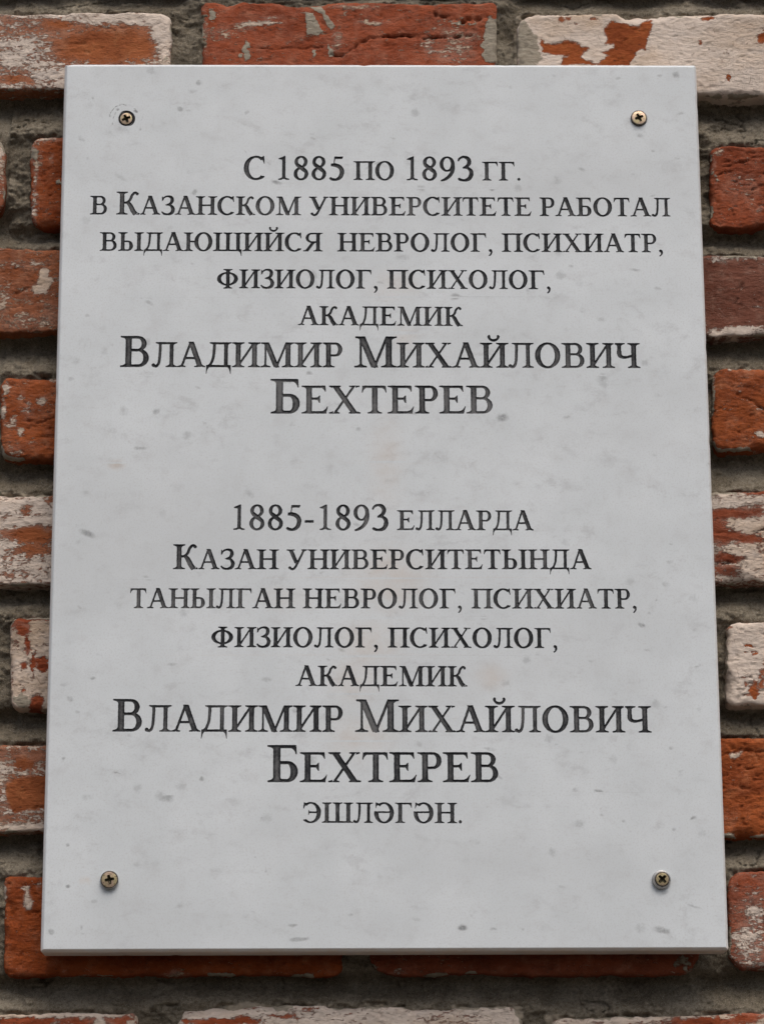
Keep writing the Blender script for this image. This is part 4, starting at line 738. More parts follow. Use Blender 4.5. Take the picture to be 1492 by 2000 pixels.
def quads(pts, ws, n=7):
    """like stroke, but as a run of short pieces, for tight curls"""
    full = stroke(pts, ws, n)[0]; m = len(full)//2
    L, R = full[:m], full[m:][::-1]
    return [[L[i], L[i+1], R[i+1], R[i]] for i in range(m-1)]

def diag(x0, y0, x1, y1, w):
    w = w+(24 if w > 90 else 11)
    return [(x0-w/2, y0), (x0+w/2, y0), (x1+w/2, y1), (x1-w/2, y1)]

def ball(x, y, r):
    return [(x+r*math.cos(a*math.pi/8), y+r*math.sin(a*math.pi/8)) for a in range(16)]

def flag(x, ytop, drop, w=30, lean=26):
    """hanging serif at the right end of a top bar"""
    return [(x-92, ytop-HAIR+2), (x-8, ytop), (x, ytop), (x+lean*.35, ytop-drop), (x+lean*.35-20, ytop-drop)] + bez((x+lean*.35-20, ytop-drop), (x-34, ytop-HAIR-18), (x-92, ytop-HAIR+2))[1:-1]

def flag_l(x, ytop, drop, lean=26):
    return [(2*x-a, b) for a, b in flag(x, ytop, drop, lean=lean)][::-1]

def kick(x, ybot, rise, lean=26):
    """rising serif at the right end of a bottom bar"""
    return [(x-115, ybot+HAIR-2), (x-10, ybot), (x-14, ybot), (x+lean, ybot+rise), (x+lean-20, ybot+rise)] + bez((x+lean-20, ybot+rise), (x-40, ybot+HAIR+12), (x-115, ybot+HAIR-2))[1:-1]

def bowl(x, xr, y0, y1, tx=132, ty=HAIR):
    """D-shaped bowl springing from a stem at x"""
    cx = x+(xr-x)*.45; cy = (y0+y1)/2; ry = (y1-y0)/2
    return [rect(x-4, y1-ty, cx+1, y1), rect(x-4, y0, cx+1, y0+ty)] + arc(cx, cy, xr-cx, ry, -90, 90, tx, ty)

def bowl_l(x, xl, y0, y1, tx=132, ty=HAIR):
    cx = x-(x-xl)*.45; cy = (y0+y1)/2; ry = (y1-y0)/2
    return [rect(cx-1, y1-ty, x+4, y1), rect(cx-1, y0, x+4, y0+ty)] + arc(cx, cy, cx-xl, ry, 90, 270, tx, ty)

def shift(ps, dx, dy=0, sx=1.0, sy=1.0):
    return [[(x*sx+dx, y*sy+dy) for x, y in p] for p in ps]

def make_glyphs():
    G = {}
    H, S, T = CAP, STEM, HAIR
    G['А'] = (722, [diag(112, 8, 346, 668, 58), diag(596, 8, 352, 674, 122), rect(196, 210, 500, 210+T)]
              + serif(92, 132, 0, 1, 78, 72, br=30) + serif(536, 650, 0, 1, 78, 62, br=40))
    base_b = stem(104, t=(82, 0))
    G['Б'] = (574, base_b + [rect(180, H-T, 492, H), flag(512, H, 168)] + bowl(204, 542, 0, 378))
    G['В'] = (640, stem(104, b=(84, 0), t=(84, 0)) + bowl(204, 545, 330, H, 108) + bowl(204, 596, 0, 330+T, 118))
    G['Г'] = (578, stem(104, t=(84, 0)) + [rect(180, H-T, 530, H), flag(548, H, 172)])
    d_leg = stroke([(236, H-8), (232, 480), (208, 250), (150, 96), (84, 22)], [60, 58, 54, 50, 56])
    G['Д'] = (690, d_leg + [rect(486, 0, 590, H), rect(200, H-T, 520, H), rect(34, 0, 660, T+2)]
              + serif(206, 262, H, -1, 76, 0) + serif(486, 590, H, -1, 0, 78)
              + [[(28, 2), (28, T+2), (118, T+2), (118, 2)] + bez((118, 2), (62, -20), (38, -172)) + [(20, -172)],
                 [(666, 2), (666, T+2), (570, T+2), (570, 2)] + bez((570, 2), (628, -20), (650, -172)) + [(668, -172)]])
    G['Е'] = (611, stem(104, b=(84, 0), t=(84, 0)) + [rect(180, H-T, 522, H), flag(540, H, 150), rect(180, 0, 560, T), kick(566, 0, 172, 34),
              rect(190, 322, 400, 322+T), [(350, 322+T-4), (398, 430), (418, 430), (418, 250), (398, 250), (350, 326)]])
    z = quads([(72, 500), (112, 596), (236, 652), (372, 622), (410, 512), (352, 396), (226, 352)], [26, 40, 44, 84, 108, 72, 38]) \
        + quads([(214, 352), (356, 334), (442, 210), (404, 74), (262, 16), (128, 38), (48, 118)], [38, 62, 116, 96, 52, 58, 30]) \
        + [rect(176, 332, 262, 370), [(62, 470), (46, 470), (52, 660), (70, 660), (98, 580)]]
    G['З'] = (510, z)
    dgi = [diag(186, 70, 540, 594, 62)]
    G['И'] = (722, stem(100) + stem(520) + dgi)
    breve = quads([(238, 842), (262, 764), (362, 722), (462, 764), (486, 842)], [62, 42, 56, 42, 62]) + [ball(246, 836, 36), ball(478, 836, 36)]
    G['Й'] = (722, stem(100) + stem(520) + dgi + breve)
    G['К'] = (667, stem(104) + quads([(196, 338), (312, 352), (394, 428), (446, 556), (528, 632), (592, 612)], [40, 48, 60, 58, 52, 46])
              + [ball(590, 596, 47)] + stroke([(300, 366), (392, 280), (478, 120), (560, 12)], [48, 104, 116, 112])
              + serif(506, 616, 0, 1, 30, 58, br=40) + [rect(500, 0, 620, 26)])
    G['Л'] = (678, [rect(476, 0, 580, H), rect(180, H-T, 520, H)] + serif(476, 580, 0, 1, 78, 78) + serif(476, 580, H, -1, 0, 78) + serif(206, 260, H, -1, 76, 0)
              + quads([(234, H-8), (232, 480), (222, 250), (196, 96), (136, 26), (72, 42)], [60, 58, 56, 54, 56, 52]) + [ball(66, 52, 50)])
    G['М'] = (889, stem(124, 50, t=(0, 0), b=(90, 84)) + stem(668, t=(0, 82)) + [diag(440, 0, 166, H, 124), diag(430, 0, 700, H, 52), rect(46, H-SLAB, 190, H)]
              + [[(400, 0), (438, -14), (474, 0), (440, 60)]] + serif(110, 220, H, -1, 62, 0, br=20))
    G['Н'] = (722, stem(100) + stem(520) + [rect(190, 310, 530, 310+T)])
    G['О'] = (722, arc(361, 331, 330, 346, 0, 360, 144, 62))
    G['П'] = (722, stem(100, t=(82, 0)) + stem(520, t=(0, 82)) + [rect(190, H-T, 530, H)])
    G['Р'] = (556, stem(104, t=(84, 0)) + bowl(204, 530, 288, H, 112))
    c_ = arc(374, 331, 344, 346, 48, 314, 144, 62) + quads([(598, 92), (560, 72), (540, 60)], [28, 40, 52])
    G['С'] = (667, c_ + [[(580, 674), (604, 674), (616, 452), (594, 452)] + bez((594, 452), (560, 560), (500, 606))[1:] + [(540, 640)],
              [(604, 112), (622, 96), (592, 56), (540, 30), (540, 60)]])
    G['Т'] = (611, stem(254, t=None) + [rect(70, H-T, 542, H), flag(572, H, 172, lean=40), flag_l(39, H, 172, lean=40)])
    G['У'] = (708, [diag(352, 196, 142, H, 118)] + quads([(600, H-6), (500, 452), (384, 216), (300, 62), (212, 4), (120, 40)], [54, 54, 58, 62, 58, 50])
              + [ball(122, 52, 52), rect(24, H-SLAB, 290, H), rect(520, H-SLAB, 690, H)] + serif(84, 200, H, -1, 60, 60, br=20) + serif(572, 628, H, -1, 56, 58, br=24))
    G['Ф'] = (800, stem(348, y0=-12, y1=H+12) + arc(400, 331, 368, 240, 0, 360, 144, 60))
    G['Х'] = (722, [diag(594, 0, 140, H, 128), diag(128, 0, 584, H, 56)] + serif(534, 652, 0, 1, 64, 56, br=26) + serif(84, 198, H, -1, 62, 64, br=26)
              + serif(100, 156, 0, 1, 74, 78, br=26) + serif(556, 612, H, -1, 76, 70, br=26))
    G['Ч'] = (660, stem(452) + [rect(88, 440, 192, H)] + serif(88, 192, H, -1, 74, 78)
              + quads([(140, 450), (152, 340), (232, 286), (342, 288), (460, 322)], [104, 96, 62, 50, 46]))
    G['Ш'] = (1009, stem(100, b=(80, 0)) + stem(453, b=None) + stem(806, b=(0, 80)) + [rect(190, 0, 816, T)])
    G['Щ'] = (1020, stem(100, b=(80, 0)) + stem(453, b=None) + stem(806, b=None) + [rect(190, 0, 960, T),
              [(880, 0), (880, T+6), (998, T+6), (1000, -178), (978, -178)] + bez((978, -178), (956, -12), (880, 0))[1:-1]])
    soft = stem(100, t=(78, 78)) + bowl(200, 524, 0, 372)
    G['Ь'] = (562, soft)
    G['Ы'] = (872, soft + stem(662))
    G['Э'] = (660, [[(667-x, y) for x, y in p] for p in c_] + [rect(250, 310, 560, 310+T),
              [(84, 674), (62, 674), (50, 452), (72, 452)] + bez((72, 452), (106, 560), (166, 606))[1:] + [(126, 640)],
              [(62, 112), (44, 96), (74, 56), (126, 30), (126, 60)], [(252, 310+T+2), (236, 420), (218, 420), (218, 244), (236, 244), (252, 308)]])
    G['Ю'] = (1028, stem(100) + [rect(190, 310, 400, 310+T)] + arc(690, 331, 316, 346, 0, 360, 142, 62))
    G['Я'] = (667, stem(466, t=(0, 80)) + bowl_l(476, 96, 300, H, 112) + [diag(130, 6, 372, 330, 112)] + serif(74, 186, 0, 1, 54, 10, br=30) + [rect(60, 0, 190, 26)])
    G['Ә'] = (722, arc(361, 331, 330, 346, -178, 134, 144, 62) + [[(34, 322), (34, 322+T), (80, 322+T), (160, 322+T), (160, 300), (60, 290)], rect(40, 322, 640, 322+T), [(110, 674), (88, 674), (78, 470), (100, 470)] + bez((100, 470), (120, 570), (176, 610))[1:] + [(140, 640)]] + [[(132, 660), (96, 640), (104, 560), (190, 596), (172, 640)]])
    G[','] = (250, [ball(118, 50, 56)] + quads([(142, 60), (160, -10), (130, -86), (72, -138)], [60, 52, 36, 18]))
    G['.'] = (250, [ball(125, 48, 56)])
    G['-'] = (333, [rect(42, 190, 290, 262)])
    G['1'] = (500, [rect(222, 20, 316, 640)] + serif(222, 316, 0, 1, 88, 88) + [[(222, 560), (118, 580), (112, 600), (290, 676), (316, 676), (316, 600)]])
    G['8'] = (500, arc(250, 508, 184, 170, 0, 360, 102, 58) + arc(250, 172, 206, 188, 0, 360, 106, 58) + stroke([(130, 440), (250, 346), (376, 250)], [80, 98, 84]))
    G['9'] = (500, arc(244, 460, 212, 218, 0, 360, 108, 54) + quads([(404, 430), (400, 300), (330, 150), (200, 40), (64, -10)], [84, 92, 82, 60, 26]))
    G['3'] = (500, quads([(52, 540), (96, 620), (200, 662), (316, 624), (362, 520), (310, 412), (186, 352)], [22, 44, 46, 84, 98, 72, 30])
              + quads([(176, 354), (310, 352), (406, 270), (412, 150), (340, 40), (200, 4), (72, 40)], [24, 50, 90, 104, 84, 46, 62]) + [ball(78, 42, 40)])
    G['5'] = (500, [[(182, 662), (430, 662), (398, 588), (172, 588)], [(150, 396), (176, 396), (216, 662), (182, 662)]]
              + quads([(84, 420), (210, 418), (340, 356), (394, 240), (348, 90), (220, 10), (76, 34)], [60, 84, 98, 104, 92, 54, 60]) + [ball(80, 44, 42)])
    return G

GLYPHS = make_glyphs()

def even_odd(px, pz, loops):
    c = np.zeros(px.shape, bool)
    for lp in loops:
        a = lp; b = np.roll(lp, -1, 0)
        for k in range(0, len(a), 64):
            z0 = a[k:k+64, 1][:, None]; z1 = b[k:k+64, 1][:, None]; x0 = a[k:k+64, 0][:, None]; x1 = b[k:k+64, 0][:, None]
            den = np.where(z1 == z0, 1e-12, z1-z0)
            hit = ((z0 > pz) != (z1 > pz)) & (px < (x1-x0)*(pz-z0)/den+x0)
            c ^= (hit.sum(0) % 2).astype(bool)
    return c

def cdt(pts, edges, eps=1e-6):
    r = delaunay_2d_cdt([Vector(p) for p in pts], edges, [], 0, eps)
    return np.array([(v.x, v.y) for v in r[0]]), np.array([f for f in r[2]], int).reshape(-1, 3)

EPSU = 0.4
def outline(polys):
    """union of overlapping simple polygons -> closed boundary loops"""
    pts, ed = [], []
    for p in polys:
        b = len(pts); pts += p; ed += [(b+i, b+(i+1) % len(p)) for i in range(len(p))]
    v, t = cdt(pts, ed, EPSU)
    cen = v[t].mean(1); ins = np.zeros(len(t), bool)
    for p in polys: ins |= in_poly(cen[:, 0], cen[:, 1], p)
    e = {}
    for k in np.nonzero(ins)[0]:
        a, b, c = t[k]
        for q in ((a, b), (b, c), (c, a)):
            if (q[1], q[0]) in e: del e[(q[1], q[0])]
            else: e[q] = 1
    nxt = {}
    for a, b in e: nxt.setdefault(a, []).append(b)
    loops = []
    while nxt:
        a = next(iter(nxt)); lp = [a]
        while True:
            lst = nxt.get(lp[-1])
            if not lst: break
            b = lst.pop()
            if not lst: del nxt[lp[-1]]
            if b == a: break
            lp.append(b)
        p = v[lp]
        if len(lp) > 2 and abs(np.sum(p[:, 0]*np.roll(p[:, 1], -1)-p[:, 1]*np.roll(p[:, 0], -1))) > 150: loops.append(p)
    return loops

def rough_loop(lp, seed, step=.34, amp=.10):
    """resample a loop and give it the small waver of a chisel and chipped edges"""
    q = np.concatenate([lp, lp[:1]]); s = np.concatenate([[0], np.cumsum(np.hypot(*np.diff(q, axis=0).T))])
    if s[-1] < 1.2: return None
    out = []
    for i in range(len(lp)):
        l = s[i+1]-s[i]; k = max(1, int(round(l/step)))
        for j in range(k): out.append(q[i]+(q[i+1]-q[i])*j/k)
    p = np.array(out)
    # drop points that crowd each other
    keepp = [0]
    for i in range(1, len(p)):
        if np.hypot(*(p[i]-p[keepp[-1]])) > step*.35: keepp.append(i)
    p = p[keepp]
    if len(p) < 4: return None
    p = .5*p+.25*(np.roll(p, 1, 0)+np.roll(p, -1, 0))
    p[:, 0] += amp*fbm(p[:, 0]/1.1+seed, p[:, 1]/1.1, 301, 3)*1.5
    p[:, 1] += amp*fbm(p[:, 0]/1.1, p[:, 1]/1.1+seed, 302, 3)*1.5
    return p

OUTL = {}
def layout(line):
    text, ax, az, bx, bz, hc, hs = line
    items, x = [], 0.0
    for ch in text:
        if ch == ' ': x += 250*hs/CAP*1.06; continue
        big = ch.isupper() or ch.isdigit() or ch == '-'
        s = (hc if big else hs)/CAP
        adv, polys = GLYPHS[ch.upper()]
        if ch.upper() not in OUTL: OUTL[ch.upper()] = outline(polys)
        items.append((OUTL[ch.upper()], x, s)); x += adv*s
    xs0 = min(min(p[0] for q in items[0][0] for p in q)*items[0][2]+items[0][1], 1e9)
    xs1 = max(p[0] for q in items[-1][0] for p in q)*items[-1][2]+items[-1][1]
    L = math.hypot(bx-ax, bz-az); k = L/(xs1-xs0); ux, uz = (bx-ax)/L, (bz-az)/L
    res = []
    for polys, x, s in items:
        res.append([np.array([(ax+ux*(x+px*s-xs0)*k-uz*py*s, az+uz*(x+px*s-xs0)*k+ux*py*s) for px, py in p]) for p in polys])
    return res, k

def spot_field(x, z, items, soft):
    wx = x+1.3*fbm(x/5, z/5, 401, 3); wz = z+1.0*fbm(x/5, z/5, 402, 3)
    r = np.zeros(len(x))
    for (sx, sz, a, b, an, s) in items:
        ca, sn = math.cos(math.radians(an)), math.sin(math.radians(an)); dx, dz = wx-sx, wz-sz
        q = np.hypot((dx*ca+dz*sn)/a, (-dx*sn+dz*ca)/b)
        t = np.clip((1.3-q)/(1.3-soft), 0, 1); r = np.maximum(r, s*t*t*(3-2*t))
    return r

_rg = np.random.RandomState(11)
for _ in range(150):      # the many small grey inclusions of the stone
    a_ = _rg.uniform(.9, 2.6); SPOTS.append((_rg.uniform(-PW2+8, PW2-8), _rg.uniform(-PH2+8, PH2-8), a_*_rg.uniform(1, 2.4), a_*_rg.uniform(.6, 1), _rg.uniform(-40, 15), _rg.uniform(.14, .42)))
_gx, _gz = np.meshgrid(np.arange(-PW2+2, PW2-1, 4.0), np.arange(-PH2+2, PH2-1, 4.0), indexing='ij')
EXTRA = [np.stack([_gx.ravel()+1.2*np.sin(_gz.ravel()*7.1), _gz.ravel()+1.2*np.sin(_gx.ravel()*5.3)], -1)]
for (sx, sz, a, b, an, s_) in SPOTS:
    e = max(a, b)*1.5+1; st_ = .36 if min(a, b) < .8 else .8 if min(a, b) < 3 else 1.1
    gx, gz = np.meshgrid(np.arange(sx-e, sx+e, st_), np.arange(sz-e, sz+e, st_), indexing='ij')
    ca, sn = math.cos(math.radians(an)), math.sin(math.radians(an)); dx, dz = gx-sx, gz-sz
    k_ = np.hypot((dx*ca+dz*sn)/a, (-dx*sn+dz*ca)/b) < 1.6
    EXTRA.append(np.stack([gx[k_]+.23*np.sin(gz[k_]*9), gz[k_]+.17*np.sin(gx[k_]*8)], -1))
EXTRA = np.concatenate(EXTRA); EXTRA = EXTRA[(np.abs(EXTRA[:, 0]) < PW2-.6) & (np.abs(EXTRA[:, 1]) < PH2-.6)]

PL_Y = 0.0
plaque = tag(empty('memorial_plaque', (0, 24*MM, -PH2*MM)), 'white marble memorial plaque engraved with dark Cyrillic lettering, screwed to the brick wall', 'plaque')
FACE_V, FACE_F = [], []
foff = 0
WORN = [0, .05, 0, -.02, .02, .04, .12, .10, .02, .10, -.08, -.02, .05, -.04, .06]
mids = []
for i in range(len(LINES)-1):      # cut lines between rows of text, clear of descenders and breves
    a, b = LINES[i], LINES[i+1]
    low = (a[2]+a[4])/2-a[6]*.31; high = (b[2]+b[4])/2+max(b[5]*1.08, b[6]*1.36)
    mids.append((low+high)/2)
bounds = [PH2]+mids+[-PH2]
zmin, zmax = 0, 0
for li, line in enumerate(LINES):
    glyphs, k = layout(line)
    LV, LF, LD, LW = [], [], [], []; lo = 0
    all_loops = []
    for gi, polys in enumerate(glyphs):
        loops = [r for r in (rough_loop(lp, li*7.7+gi*1.3) for lp in polys) if r is not None]
        all_loops.append(loops)
        pts = np.concatenate(loops); ed = []; o = 0
        for lp in loops: ed += [(o+i, o+(i+1) % len(lp)) for i in range(len(lp))]; o += len(lp)
        x0, z0 = pts.min(0); x1, z1 = pts.max(0)
        gx, gz = np.meshgrid(np.arange(x0, x1, .42), np.arange(z0, z1, .42), indexing='ij')
        gx = gx.ravel()+.1*np.sin(gz.ravel()*31); gz = gz.ravel()
        ok = even_odd(gx, gz, loops); gx, gz = gx[ok], gz[ok]
        best = np.full(len(gx), 9.0)
        for lp in loops:
            dm = np.hypot(gx[:, None]-lp[None, :, 0], gz[:, None]-lp[None, :, 1]).min(1); best = np.minimum(best, dm)
        ok = best > .2; gx, gz = gx[ok], gz[ok]
        v, t = cdt([tuple(p) for p in pts]+list(zip(gx.tolist(), gz.tolist())), ed)
        cen = v[t].mean(1); t = t[even_odd(cen[:, 0], cen[:, 1], loops)]
        dist = np.full(len(v), 9.0)
        for lp in loops:
            nx_ = np.roll(lp, -1, 0); dv = nx_-lp; ll = (dv**2).sum(1)+1e-9
            tt = np.clip(((v[:, None, 0]-lp[None, :, 0])*dv[None, :, 0]+(v[:, None, 1]-lp[None, :, 1])*dv[None, :, 1])/ll, 0, 1)
            dist = np.minimum(dist, np.hypot(v[:, None, 0]-lp[None, :, 0]-tt*dv[None, :, 0], v[:, None, 1]-lp[None, :, 1]-tt*dv[None, :, 1]).min(1))
        dist[dist < .02] = 0
        y = np.minimum(dist*.8, .8)+np.where(dist > 0, .07*fbm(v[:, 0]/.9, v[:, 1]/.9, 310, 2), 0)
        LV.append(np.stack([v[:, 0], y, v[:, 1]], -1)); LD.append(dist/1.0)
        LW.append(np.full(len(v), WORN[li]+.16*(_h(np.array([gi*1.0]), np.array([li*1.0]), np.array([3.0]), 5)[0]-.5)))
        # faces towards -Y
        a, b, c = v[t[:, 0]], v[t[:, 1]], v[t[:, 2]]
        ar = (b[:, 0]-a[:, 0])*(c[:, 1]-a[:, 1])-(b[:, 1]-a[:, 1])*(c[:, 0]-a[:, 0])
        t[ar < 0] = t[ar < 0][:, ::-1]
        LF += [tuple(x+lo for x in q) for q in t.tolist()]; lo += len(v)
    o = make('inscription_line', np.concatenate(LV), LF, M_PAINT, plaque, False, dict(depth=np.concatenate(LD), worn=np.concatenate(LW)))
    at_parent(o, plaque)
    # the marble face around this row of letters
    zt, zb = bounds[li], bounds[li+1]
    for (sx, sz, k) in SCREWS:
        if zb < sz < zt:
            rh = (6.2, 5.6, 5.6, 5.6)[k]; a_ = np.arange(36)*2*math.pi/36
            all_loops.append([np.stack([sx+rh*np.cos(a_), sz+rh*np.sin(a_)], -1)])
    pts = [(-PW2, zb), (PW2, zb), (PW2, zt), (-PW2, zt)]; ed = [(0, 1), (1, 2), (2, 3), (3, 0)]
    for loops in all_loops:
        for lp in loops:
            o = len(pts); pts += [tuple(p) for p in lp]; ed += [(o+i, o+(i+1) % len(lp)) for i in range(len(lp))]
    ex = EXTRA[(EXTRA[:, 1] > zb+.4) & (EXTRA[:, 1] < zt-.4)]; far = np.ones(len(ex), bool)
    for loops in all_loops:
        for lp in loops:
            x0, z0 = lp.min(0)-.3; x1, z1 = lp.max(0)+.3
            c_ = np.nonzero((ex[:, 0] > x0) & (ex[:, 0] < x1) & (ex[:, 1] > z0) & (ex[:, 1] < z1))[0]
            if len(c_): far[c_] &= np.hypot(ex[c_, 0][:, None]-lp[None, :, 0], ex[c_, 1][:, None]-lp[None, :, 1]).min(1) > .3
    pts += [tuple(p) for p in ex[far].tolist()]
    v, t = cdt(pts, ed); cen = v[t].mean(1); drop = np.zeros(len(t), bool)
    for loops in all_loops:
        al = np.concatenate(loops); x0, z0 = al.min(0); x1, z1 = al.max(0)
        s = np.nonzero((cen[:, 0] > x0) & (cen[:, 0] < x1) & (cen[:, 1] > z0) & (cen[:, 1] < z1))[0]
        if len(s): drop[s] ^= even_odd(cen[s, 0], cen[s, 1], loops)
    t = t[~drop]
    a, b, c = v[t[:, 0]], v[t[:, 1]], v[t[:, 2]]
    ar = (b[:, 0]-a[:, 0])*(c[:, 1]-a[:, 1])-(b[:, 1]-a[:, 1])*(c[:, 0]-a[:, 0])
    t[ar < 0] = t[ar < 0][:, ::-1]
    FACE_V.append(np.stack([v[:, 0], np.zeros(len(v)), v[:, 1]], -1)); FACE_F += [tuple(x+foff for x in q) for q in t.tolist()]; foff += len(v)

# chamfered edge, sides and back of the slab
def ring_pts(inset, r, y):
    x, z = PW2-inset, PH2-inset; out = []
    def edge(p, q, nrm):
        n = 60
        for i in range(n):
            t = i/n; out.append((p[0]+(q[0]-p[0])*t, p[1]+(q[1]-p[1])*t))
    cs = [(x-r, z-r, 0), (-x+r, z-r, 90), (-x+r, -z+r, 180), (x-r, -z+r, 270)]
    for k in range(4):
        cx, cz, a0 = cs[k]
        for j in range(6):
            a = math.radians(a0+j*18); out.append((cx+r*math.cos(a), cz+r*math.sin(a)))
        nx = cs[(k+1) % 4]
        p = out[-1]; a = math.radians(nx[2]); q = (nx[0]+r*math.cos(a), nx[1]+r*math.sin(a))
        n = 110
        for i in range(1, n): out.append((p[0]+(q[0]-p[0])*i/n, p[1]+(q[1]-p[1])*i/n))
    return np.array([(px, y, pz) for px, pz in out])
rings = [ring_pts(0, .001, 0), ring_pts(-.55, .3, .25), ring_pts(-1.9, 1.2, 1.5), ring_pts(-2.45, 2.0, 2.3), ring_pts(-2.6, 2.2, 3.4), ring_pts(-2.6, 2.2, 23.4), ring_pts(-2.2, 2.0, 24)]
for i in range(2, 6):
    r = rings[i]; chip = np.clip(fbm(r[:, 0]/5, r[:, 2]/5+i*.05, 330, 3)-.40, 0, 1)*2.6+.02*fbm(r[:, 0]/14, r[:, 2]/14, 331, 2)
    ln = np.hypot(r[:, 0], r[:, 2])
    sx = np.where(np.abs(r[:, 0]) > PW2+.2, np.sign(r[:, 0]), 0); sz = np.where(np.abs(r[:, 2]) > PH2+.2, np.sign(r[:, 2]), 0)
    r[:, 0] -= sx*chip; r[:, 2] -= sz*chip
nr = len(rings[0]); base = foff
FACE_V += rings
for k in range(len(rings)-1):
    for i in range(nr):
        j = (i+1) % nr; FACE_F.append((base+k*nr+j, base+k*nr+i, base+(k+1)*nr+i, base+(k+1)*nr+j))
FACE_F.append(tuple(base+(len(rings)-1)*nr+i for i in range(nr-1, -1, -1)))
FACE_V = np.concatenate(FACE_V)
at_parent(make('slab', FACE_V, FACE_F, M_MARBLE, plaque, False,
               dict(spot=spot_field(FACE_V[:, 0], FACE_V[:, 2], SPOTS, .3), stain=np.maximum(spot_field(FACE_V[:, 0], FACE_V[:, 2], STAINS, .0), np.where(FACE_V[:, 2] < -PH2-.3, .95, np.where((np.abs(FACE_V[:, 0]) > PW2+.9) | (FACE_V[:, 1] > 3), .4, 0))))), plaque)  # besides stains, tan of bounced light painted on lower chamfer, weaker on sides

# ================================================================= screws
def lathe(profile, n=40, squash=None):
    """profile: (radius, y) from the middle outwards; returns verts, faces"""
    V, Fa = [], []
    for r, y in profile:
        for i in range(n):
            a = 2*math.pi*i/n; V.append((r*math.cos(a), y, r*math.sin(a)))
    for k in range(len(profile)-1):
        for i in range(n):
            j = (i+1) % n; Fa.append((k*n+i, k*n+j, (k+1)*n+j, (k+1)*n+i))
    return V, Fa

def screw_face(rad, dome, rot):
    """domed disc with a cross recess pressed into it"""
    arm, hw, c = 3.45, .95, 1.35
    cross = []
    for q in range(4):
        a = math.radians(rot+q*90); ca, sa = math.cos(a), math.sin(a)
        for x, z in ((c, -c*.72 if 0 else -hw*1.25), (arm, -hw), (arm+.12, 0), (arm, hw), (c, hw*1.25)):
            cross.append((x*ca-z*sa, x*sa+z*ca))
    cross = np.array(cross)
    n = 40; rim = [(rad*math.cos(2*math.pi*i/n), rad*math.sin(2*math.pi*i/n)) for i in range(n)]
    inner = [(rr*math.cos(2*math.pi*i/28+.05), rr*math.sin(2*math.pi*i/28+.05)) for rr in (rad*.92, rad*.82) for i in range(28)]
    pts = rim+[tuple(p) for p in cross]+inner
    ed = [(i, (i+1) % n) for i in range(n)]+[(n+i, n+(i+1) % len(cross)) for i in range(len(cross))]
    v, t = cdt(pts, ed); cen = v[t].mean(1)
    ins = even_odd(cen[:, 0], cen[:, 1], [cross]); t = t[~ins]
    a, b, d = v[t[:, 0]], v[t[:, 1]], v[t[:, 2]]
    ar = (b[:, 0]-a[:, 0])*(d[:, 1]-a[:, 1])-(b[:, 1]-a[:, 1])*(d[:, 0]-a[:, 0]); t[ar < 0] = t[ar < 0][:, ::-1]
    rr = np.hypot(v[:, 0], v[:, 1]); y = dome*(rr/rad)**2.2
    face = (np.stack([v[:, 0], y, v[:, 1]], -1), [tuple(q) for q in t.tolist()])
    cy = dome*(np.hypot(cross[:, 0], cross[:, 1])/rad)**2.2; m = len(cross)
    rv = np.concatenate([np.stack([cross[:, 0], cy, cross[:, 1]], -1), np.stack([cross[:, 0]*.62, cy*0+1.9, cross[:, 1]*.62], -1), [[0, 3.0, 0]]])
    rf = [(i, m+i, m+(i+1) % m, (i+1) % m) for i in range(m)]+[(m+i, 2*m, m+(i+1) % m) for i in range(m)]
    return face, (rv, rf)

def placed(V, tilt, x, y, z):
    V = np.asarray(V, float).copy(); M = Matrix.Rotation(math.radians(tilt[0]), 3, 'X') @ Matrix.Rotation(math.radians(tilt[1]), 3, 'Z')
    V = V @ np.array(M).T
    V[:, 0] += x; V[:, 1] += y; V[:, 2] += z; return V

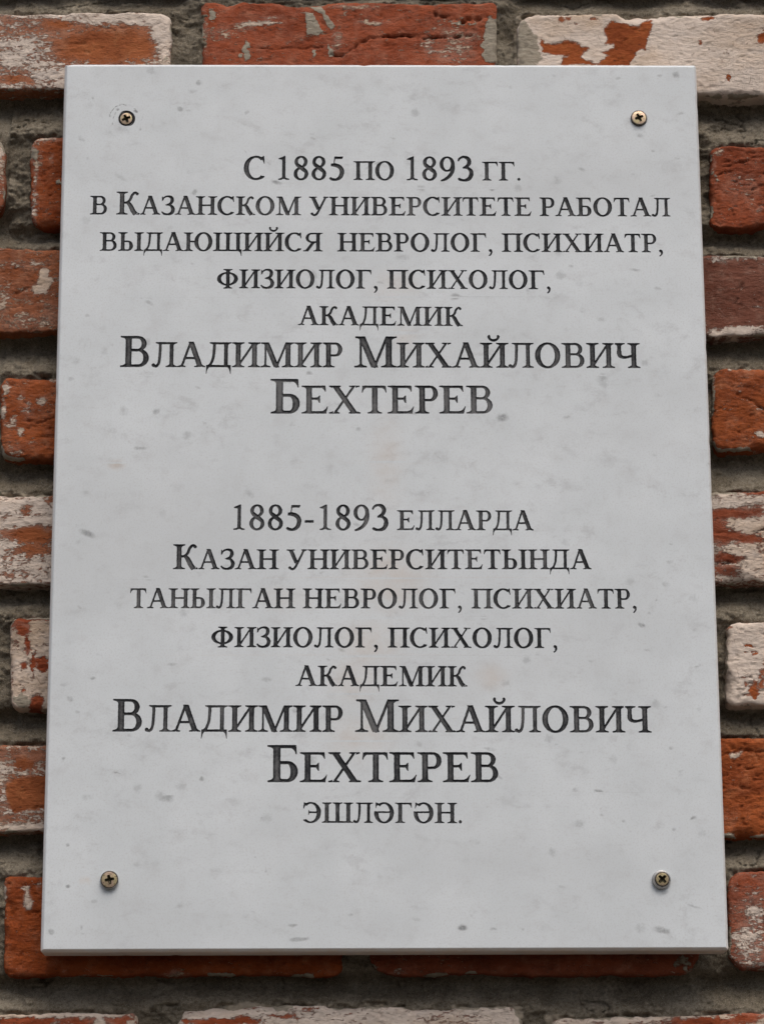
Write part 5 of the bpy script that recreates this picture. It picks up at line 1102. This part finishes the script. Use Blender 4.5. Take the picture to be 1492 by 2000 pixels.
SPEC = [  # head radius, dome, recess turn, height of rim above the marble, tilt, collar radius, collar height, label
    (5.1, .55, 22, .3, (2, -3), 7.3, .25, 'zinc screw sunk in a black plastic plug ringed by hairline chips'),
    (5.9, .6, 24, 1.5, (-2, 2), 6.6, 1.0, 'yellow zinc screw with a dark tarnished rim'),
    (6.0, .5, 12, 3.1, (3, 3), 6.7, 2.9, 'proud zinc screw standing on a pale collar'),
    (5.0, .4, 45, 3.0, (4, 4), 6.9, 2.6, 'small headed zinc screw set in a wide grey collar')]
for (x, z, k) in SCREWS:
    rad, dome, rot, up, tilt, cr, ch, lab = SPEC[k]
    (fv, ff), (rv, rf) = screw_face(rad, dome, rot)
    fv = np.array(fv); n0 = len(fv)
    side, sf = lathe([(rad, dome), (rad+.12, dome+.35), (rad-.1, dome+.9), (rad*.7, dome+2.5), (rad*.45, dome+8)])
    V = np.concatenate([fv, np.array(side)]); Fa = ff+[tuple(i+n0 for i in q[::-1]) for q in sf]
    s = make('screw', placed(V, tilt, x, -up-dome, z), Fa, M_ZINC, plaque, False); at_parent(s, plaque); s['label'] = lab
    rc_ = make('recess', placed(rv, tilt, x, -up-dome, z), [q[::-1] for q in rf], M_DARK, s)
    rim, rff = lathe([(rad-.35, .02), (rad+.2, .0), (rad+.55, .35), (rad+.6, 1.0), (rad+.3, 1.6)])
    rm = make('rim', placed(rim, tilt, x, -up-.12, z), [q[::-1] for q in rff], M_RING if k == 0 else M_RIM, s, True)
    if k == 0: prof = [(rad-.2, 2.2), (rad+.35, .9), (cr-.9, -.10), (cr-.2, .02), (cr, .5)]
    else: prof = [(rad*.8, .25), (cr-.5, .0), (cr-.05, .35), (cr, 1.0), (cr-.1, ch+1)]
    cv, cf = lathe(prof, 44)
    ox, oz = ((0, 0), (0, -.2), (-.1, -.4), (-.55, -.35))[k]
    cl = make('collar', placed(cv, (tilt[0]*.6, tilt[1]*.6), x+ox, -ch if k else 0, z+oz), [q[::-1] for q in cf], (M_RING, M_RIM, M_STEEL, M_STEEL)[k], s, True)
